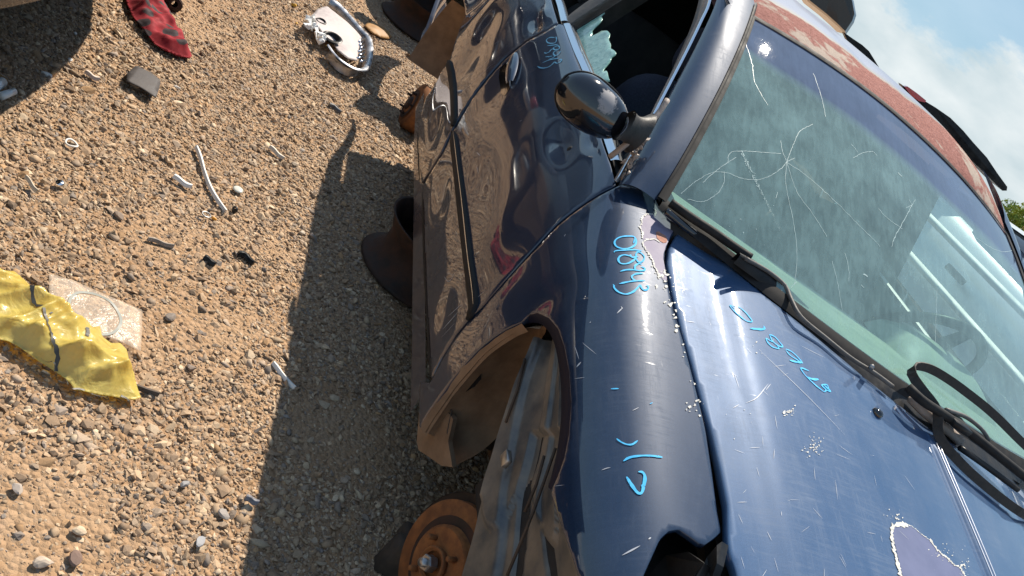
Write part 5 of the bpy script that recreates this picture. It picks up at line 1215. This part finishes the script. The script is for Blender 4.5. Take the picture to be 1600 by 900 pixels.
for _ in range(26):
    x, y = [(488, 30), (484, 42), (495, 48), (503, 58), (492, 38)][rr.integers(0, 5)]; c = G(x + rr.normal(0, 3), y + rr.normal(0, 3), .06); V = c + rr.normal(0, .010, (9, 3)); mb.add(V, hull_faces(V))
mb.build('white_foam', mat('white_foam_material', (.8, .8, .78), .9), hs, False)
mb = MB()
for k in range(7):
    a = G(560 + rr.normal(0, 2), 66 + k * 5, .06); b = G(569 + rr.normal(0, 1), 58 + k * 6, .05); mb.tube([a, b], [.006, .004], 5)
mb.build('reflector_fin', mat('silver_reflector', (.75, .75, .78), .15, 1), hs)
loft('torn_skirt', [G(x, y, .045) for x, y in ((514, 84), (525, 92), (540, 104), (556, 109))], [G(x, y, .004) for x, y in ((512, 90), (524, 97), (540, 107), (556, 112))], worn('shell_white', (.5, .47, .42), (.66, .62, .56), 50), hs, 4, 24, .008, (1, 0, 0))
# amber lens
o = [(569, 42), (574, 36), (584, 37), (596, 44), (606, 52), (611, 59), (606, 62), (594, 60), (580, 53)]
O = np.array([G(x, y, .006)[:2] for x, y in o])
sheet('amber_lens', o, worn('amber_plastic', (.26, .13, .04), (.40, .21, .07), 12, (.5, .7)), 'leaf-shaped amber lens piece in the shade beside the broken lamp housing', 'lens', lambda x, y: .010 + .016 * np.clip(edge_dist(x, y, O) / .05, 0, 1) ** .6, .012, .003)

# steel rims lying flat as stands under the car
def rim_stand(c, r, h, label, tilt=(0, 0, 1)):
    rt = empty('steel_rim', c, label, 'wheel rim', 'steel rims used as stands under the car')
    pr = [(r, .004), (r + .008, .012), (r + .002, .022), (r - .02, .028), (r - .028, .045), (r - .045, .06), (r - .045, h - .07), (r - .03, h - .05), (r - .02, h - .03), (r - .012, h - .012), (r - .004, h - .004), (r - .002, h), (r - .012, h - .002), (r - .03, h - .035), (r - .055, h - .07), (r - .055, .06), (r - .035, .03), (r - .01, .004)]
    MB().lathe(pr, c, tilt, 64).build('barrel', 'rust_dark', rt)
    MB().lathe([(r - .055, h * .45), (r - .10, h * .50), (.07, h * .42), (.04, h * .42)], c, tilt, 48).build('wheel_disc', 'rust_dark', rt)
    return rt
c1 = G(652, 398, 0); c1 = np.array([-1.46, -.735, -.004])
rim_stand(c1, .195, .200, 'rusty dark steel rim lying under the sill beside the front door')
rim_stand(np.array([-4.25, -.76, -.004]), .21, .19, 'dark rusty steel rim on the ground at the top, behind the rear wheel arch')

# rubber belt loop resting on hood and windscreen foot
lo = [(1640, 812, .95), (1600, 792, .955), (1560, 768, .958), (1520, 738, .962), (1485, 706, .966), (1455, 672, .972), (1428, 634, .982), (1407, 604, .995), (1400, 588, 1.004), (1405, 578, 1.012), (1418, 576, 1.02), (1440, 579, 1.03), (1470, 591, 1.035), (1505, 612, 1.035), (1545, 641, 1.03), (1580, 670, 1.022), (1600, 690, 1.02), (1650, 740, 1.005), (1690, 800, .98), (1685, 828, .96)]
def onhood(x, y, l):
    q = hood.solve([(x, y)]); return hood.fn(q[:, 0], q[:, 1])[0] + np.array([0, 0, l])
lo3 = [onhood(x, y, l) for x, y, l in [(1720, 880, .02), (1650, 846, .016), (1600, 814, .014), (1573, 797, .014), (1539, 771, .014), (1495, 733, .015), (1458, 690, .017)]]
lo3 += [gpt(x, y, l) for x, y, l in [(1429, 647, .055), (1409, 612, .048), (1401, 592, .040), (1404, 579, .034), (1417, 576, .030), (1436, 580, .028), (1458, 592, .028), (1487, 612, .028), (1530, 647, .030), (1573, 690, .032), (1600, 716, .034), (1650, 765, .04), (1710, 830, .05)]]
P = smoothline(lo3, 160, True); V = []; ctr = P.mean(0)
for i in range(160):
    t = P[(i + 1) % 160] - P[i - 1]; t /= np.linalg.norm(t); wv = np.array([-.25, .15, .95]); wv -= t * (wv @ t); wv /= np.linalg.norm(wv); nn = np.cross(t, wv)
    for a, h in ((-.0105, -.002), (-.0105, .002), (.0105, .002), (.0105, -.002)): V.append(P[i] + wv * a + nn * h)
F = []
for i in range(160):
    j = (i + 1) % 160
    for k in range(4): l = (k + 1) % 4; F.append((4 * i + k, 4 * i + l, 4 * j + l, 4 * j + k))
bm_ = worn('belt_rubber', (.018, .015, .013), (.05, .042, .036), 60, (.6, .85))
tag(mesh('drive_belt', V, F, bm_, None, False), 'black rubber drive belt loop draped over the hood edge and windscreen base', 'belt')

# ============================================================ OTHER VEHICLES
def sedan(name, x_front, y_c, col, label, L=4.5, W=1.74, H=1.42, facing=1, cat='car', zlift=0.0, rough=.3, top=1.0):
    """a complete neighbour: lofted body, glasshouse, wheels, lamps"""
    pm = paint(name + '_paint', base=col, flake=tuple(min(1, c * 1.6 + .01) for c in col), dust=.3) if col[0] > .1 else M['row_paint']
    root = empty(name, (x_front - facing * L / 2, y_c, 0), label, cat)
    S = [(0, .34, .62, .62), (.06, .26, .68, .78), (.22, .22, .76, .92), (.30, .22, .86, .97), (.42, .22, .93, 1.0), (.60, .22, .95, 1.0), (.80, .22, .97, .98), (.93, .26, .98, .90), (1.0, .36, .93, .76)]
    us = np.linspace(0, 1, 60); zb = np.interp(us, [s[0] for s in S], [s[1] for s in S]); zt = np.interp(us, [s[0] for s in S], [s[2] for s in S]) * top; ww = np.interp(us, [s[0] for s in S], [s[3] for s in S])
    V = []; K = [(-1, 0, .93), (-1, .14, .975), (-1, .35, 1.0), (-1, .6, 1.0), (-1, .82, .965), (-1, .95, .91), (-1, 1.0, .82), (-1, 1.02, .4), (0, 1.03, 0)]
    K = K + [(1, a, b) for s, a, b in K[-2::-1]]
    for i, u in enumerate(us):
        for s, a, b in K: V.append((x_front - facing * u * L, y_c + s * b * W / 2 * ww[i], zlift + zb[i] + (zt[i] - zb[i]) * a))
    nk = len(K); F = grid_faces(60, nk) + [tuple(range(nk)), tuple(range(59 * nk, 60 * nk))[::-1]]
    F2 = []
    for f in F:
        if len(f) == 4:
            c = np.mean([V[k] for k in f], axis=0); 
            if any((c[0] - (x_front - facing * wx)) ** 2 + (c[2] - .32 - zlift) ** 2 < .35 ** 2 and abs(c[1] - y_c) > .55 for wx in (.85, 3.5)) : continue
        F2.append(f)
    body = mesh('body', V, F2, pm, root)
    # glasshouse
    gx_ = [.30, .42, .62, .78, .88]; gzz = [.94 * top, H - .03, H, H - .06, .99 * top]; gw = [.70, .58, .58, .56, .66]
    V = []; us2 = np.linspace(.30, .88, 40)
    for u in us2:
        zt_ = np.interp(u, gx_, gzz); w_ = np.interp(u, gx_, gw); zb_ = .94 * top
        for s, a in ((-1, 0), (-1, .5), (-1, 1), (-.7, 1.03), (0, 1.05), (.7, 1.03), (1, 1), (1, .5), (1, 0)):
            wb = .74 * W / 1.74 * (1 - a) + w_ * min(a, 1); V.append((x_front - facing * u * L, y_c + s * wb, zlift + zb_ + (zt_ - zb_) * min(a, 1) + (.03 if abs(s) < 1 else 0) * (a > 1)))
    F = grid_faces(40, 9); gls = mat(name + '_glass', (.015, .02, .025), .05, 0, .5)
    mesh('side_window', V, F, gls, root)
    V2 = [v for v in V]; rf = []
    for i in range(39):
        if .41 < us2[i] < .79:
            for j in range(2, 6): rf.append((i * 9 + j, i * 9 + j + 1, (i + 1) * 9 + j + 1, (i + 1) * 9 + j))
    mesh('roof', np.array(V) + [0, 0, .006], rf, pm, root)
    for u in (.42, .60, .78):
        for s in (-1, 1):
            X_ = x_front - facing * u * L; MB().tube([(X_ + facing * (.12 if u < .5 else 0), y_c + s * .74, .95 * top + zlift), (X_, y_c + s * .585, H - .03 + zlift)], .03, 8).build('pillar', pm, root)
    for wx in (.85, 3.5):
        for s in (-1, 1):
            c = (x_front - facing * wx, y_c + s * (W / 2 - .11), .31 + zlift)
            ty = MB().lathe([(.19, .09), (.24, .105), (.29, .10), (.315, .07), (.318, 0), (.315, -.07), (.29, -.10), (.19, -.09)], c, (0, s, 0), 40).build('tyre', 'rubber', root)
            MB().lathe([(.19, .09), (.18, .06), (.06, .04), (.05, .07), (.0001, .07)], c, (0, s, 0), 32).build('rim', 'steel', ty)
    for s in (-1, 1):
        MB().box((x_front - facing * .05, y_c + s * .55, .60 + zlift), (.10, .34, .13), None, .4).build('headlight', mat(name + '_lamp', (.6, .62, .62), .1, 0, 1), root)
        MB().box((x_front - facing * (L - .05), y_c + s * .58, .74 + zlift), (.10, .30, .16), None, .4).build('tail_light', mat(name + '_tail', (.35, .01, .01), .15, 0, 1), root)
    return root
M['row_paint'] = mat('row_paint', (.012, .012, .015), .25, 0, .4)
# dusty neighbour on the left: only its sill and tyre edge show, its side flare is added and shaped to cast the gravel shadow
nb = sedan('neighbour_car', -.15, -3.02, (.035, .035, .04), 'dark dusty car whose rusty skirt shows at the top left corner', W=1.76, H=1.7)
fl0 = [(-.30, -2.14), (-.70, -2.00), (-1.2, -1.90), (-1.68, -1.835), (-2.14, -1.84), (-2.50, -1.92), (-2.9, -2.02), (-3.3, -2.12)]
loft('shadow_flare', [(x, y, .50) for x, y in fl0], [(x, min(y - .10, -2.0), 1.0) for x, y in fl0], 'row_paint', nb, 10, 60, .05, (0, 1, 0))
loft('rusty_skirt', [(x, y, .50) for x, y in fl0], [(x, y - .015, .53) for x, y in fl0], worn('sill_paint', (.10, .075, .06), (.24, .18, .13), 30), nb, 3, 60, .006, (0, 1, 0))
loft('skirt_return', [(x, y, .50) for x, y in fl0], [(x, y - .30, .49) for x, y in fl0], 'black', nb, 3, 60)
for k_, (xf_, yy_, c_) in enumerate([(-4.95, -3.05, (.03, .03, .035)), (-9.8, -3.1, (.02, .025, .04))]): sedan('row_car', xf_, yy_, c_, ['dark car outside the frame, mirrored in the navy door', 'farther dark car outside the frame, next in the left row'][k_], W=1.8, H=1.7)
# car parked behind, and a pale van on the far side seen through the windscreen
sedan('black_car', -4.18, -.22, (.02, .02, .025), 'black car parked close behind the navy car, its nose at the top edge')
sedan('white_van', .9, 2.35, (.72, .76, .76), 'pale white van parked beyond, seen through the windscreen', L=4.7, W=1.8, H=1.40, top=1.32, cat='van')
for zz_ in (.78, .98, 1.16): loft('body_rib', [(.2, 1.445, zz_), (-1.5, 1.445, zz_), (-3.4, 1.45, zz_)], [(.2, 1.445, zz_ + .035), (-1.5, 1.445, zz_ + .035), (-3.4, 1.45, zz_ + .035)], 'pale_trim', bpy.data.objects['white_van'], 4, 20, .03, (0, -1, 0))
MB().box((-1.95, 1.43, 1.09), (.14, .03, .03), None, .4).build('door_handle', 'black', bpy.data.objects['white_van'])

# dark vehicle far behind: raised lid and roof edge over the navy roof
far = empty('dark_suv', (-5.2, 1.6, 0), 'dark blue vehicle with its lid raised behind the rusty roof', 'car')
def at_d(px, py, d): r_ = ray(px, py); return CAM + r_ / np.linalg.norm(r_[:2]) * d
lid = [(1240, -40), (1262, 2), (1290, 24), (1310, 42), (1322, 54), (1334, 36), (1338, 24), (1334, 2), (1326, -20), (1300, -60)]
V = [at_d(x, y, 5.2) for x, y in lid]; n_ = len(V); c = np.mean(V, axis=0); dv = np.array([-.7, .35, .0])
V2 = [v + dv for v in V]; cb = [c + (v - c) * .9 + np.array([.05, -.03, 0]) for v in V]
mesh('raised_lid', V + V2 + cb, [tuple(range(2 * n_, 3 * n_)), tuple(range(2 * n_ - 1, n_ - 1, -1))] + [(i, i + n_, (i + 1) % n_ + n_, (i + 1) % n_) for i in range(n_)] + [(i, (i + 1) % n_, (i + 1) % n_ + 2 * n_, i + 2 * n_) for i in range(n_)], M['row_paint'], far, False)
E_ = [(1328, 56), (1345, 72), (1356, 82), (1366, 94), (1360, 100), (1340, 84)]
def plate(name, px, d, m, parent, th=.12):
    V = [at_d(x, y, d) for x, y in px]; k = len(V); V2 = [v + np.array([-th, th * .5, 0]) for v in V]
    return mesh(name, V + V2, [tuple(range(k)), tuple(range(2 * k - 1, k - 1, -1))] + [(i, i + k, (i + 1) % k + k, (i + 1) % k) for i in range(k)], m, parent, False)
plate('hinge_arm', [(1318, 50), (1332, 60), (1347, 70), (1358, 80), (1368, 96), (1400, 150), (1380, 150), (1335, 90)], 5.0, 'black', far)
plate('roof_edge', [(1432, 150), (1462, 168), (1485, 184), (1505, 204), (1522, 224), (1542, 246), (1558, 270), (1574, 292), (1573, 298), (1566, 298), (1530, 262), (1500, 235), (1430, 165)], 5.0, 'black', far, .3)
plate('tail_light', [(1413, 135), (1418, 135), (1432, 145), (1447, 157), (1446, 160), (1436, 158), (1424, 150)], 4.9, mat('red_lens', (.55, .02, .04), .2, 0, 1), far, .06)
plate('roof_pillar', [(1409, 132), (1415, 138), (1440, 160), (1470, 200), (1430, 190)], 4.95, 'black', far)
MB().box((-3.9, 3.2, .62), (1.6, 1.4, .9), None, .2).build('body', 'paint', far)
for s in ((-3.35, 2.55), (-4.5, 2.55)):
    MB().lathe([(.0001, .05), (.18, .05), (.2, .1), (.30, .1), (.32, 0), (.3, -.1)], (s[0], s[1], .32), (0, -1, 0), 32).build('wheel', 'rubber', far)

# far trees past the yard
tm = worn('leafy_green', (.10, .16, .02), (.26, .36, .05), 3, (.6, .9), 0, 0)
def tree(px, d, zt, label):
    rr = np.random.default_rng(int(px)); r_ = ray(px, 320); b = CAM + r_ / np.linalg.norm(r_[:2]) * d; b[2] = 0
    root = empty('tree', b, label, 'tree', 'trees beyond the yard')
    MB().tube([b, b + [0.1, 0, zt * .35], b + [0, .1, zt * .7]], [.22, .16, .07], 8).build('trunk', 'dirt_liner', root)
    N_ = 2600; u = rr.normal(0, 1, (N_, 3)); u /= np.linalg.norm(u, axis=1, keepdims=True); rad = rr.uniform(.35, 1, N_) ** .5
    lump = 1 + .25 * np.sin(u[:, 0] * 5 + px) * np.sin(u[:, 2] * 6) + .15 * np.sin(u[:, 1] * 9)
    c = b + np.array([0, 0, zt * .62]) + u * (rad * lump)[:, None] * np.array([zt * .42, zt * .42, zt * .40]); s = rr.uniform(.10, .26, N_) * zt / 7
    V = (c[:, None, :] + rr.normal(0, 1, (N_, 3, 3)) * s[:, None, None]).reshape(-1, 3); mesh('crown', V, np.arange(N_ * 3).reshape(-1, 3), tm, root, False)
for px, d, zt, lab in ((1597, 60, 2.2, 'bright green tree at the far right beyond the roof'), (1640, 55, 2.6, 'green tree mostly outside the right edge'), (1700, 62, 4.0, 'green tree outside the right edge'), ):
    tree(px, d, zt, lab)
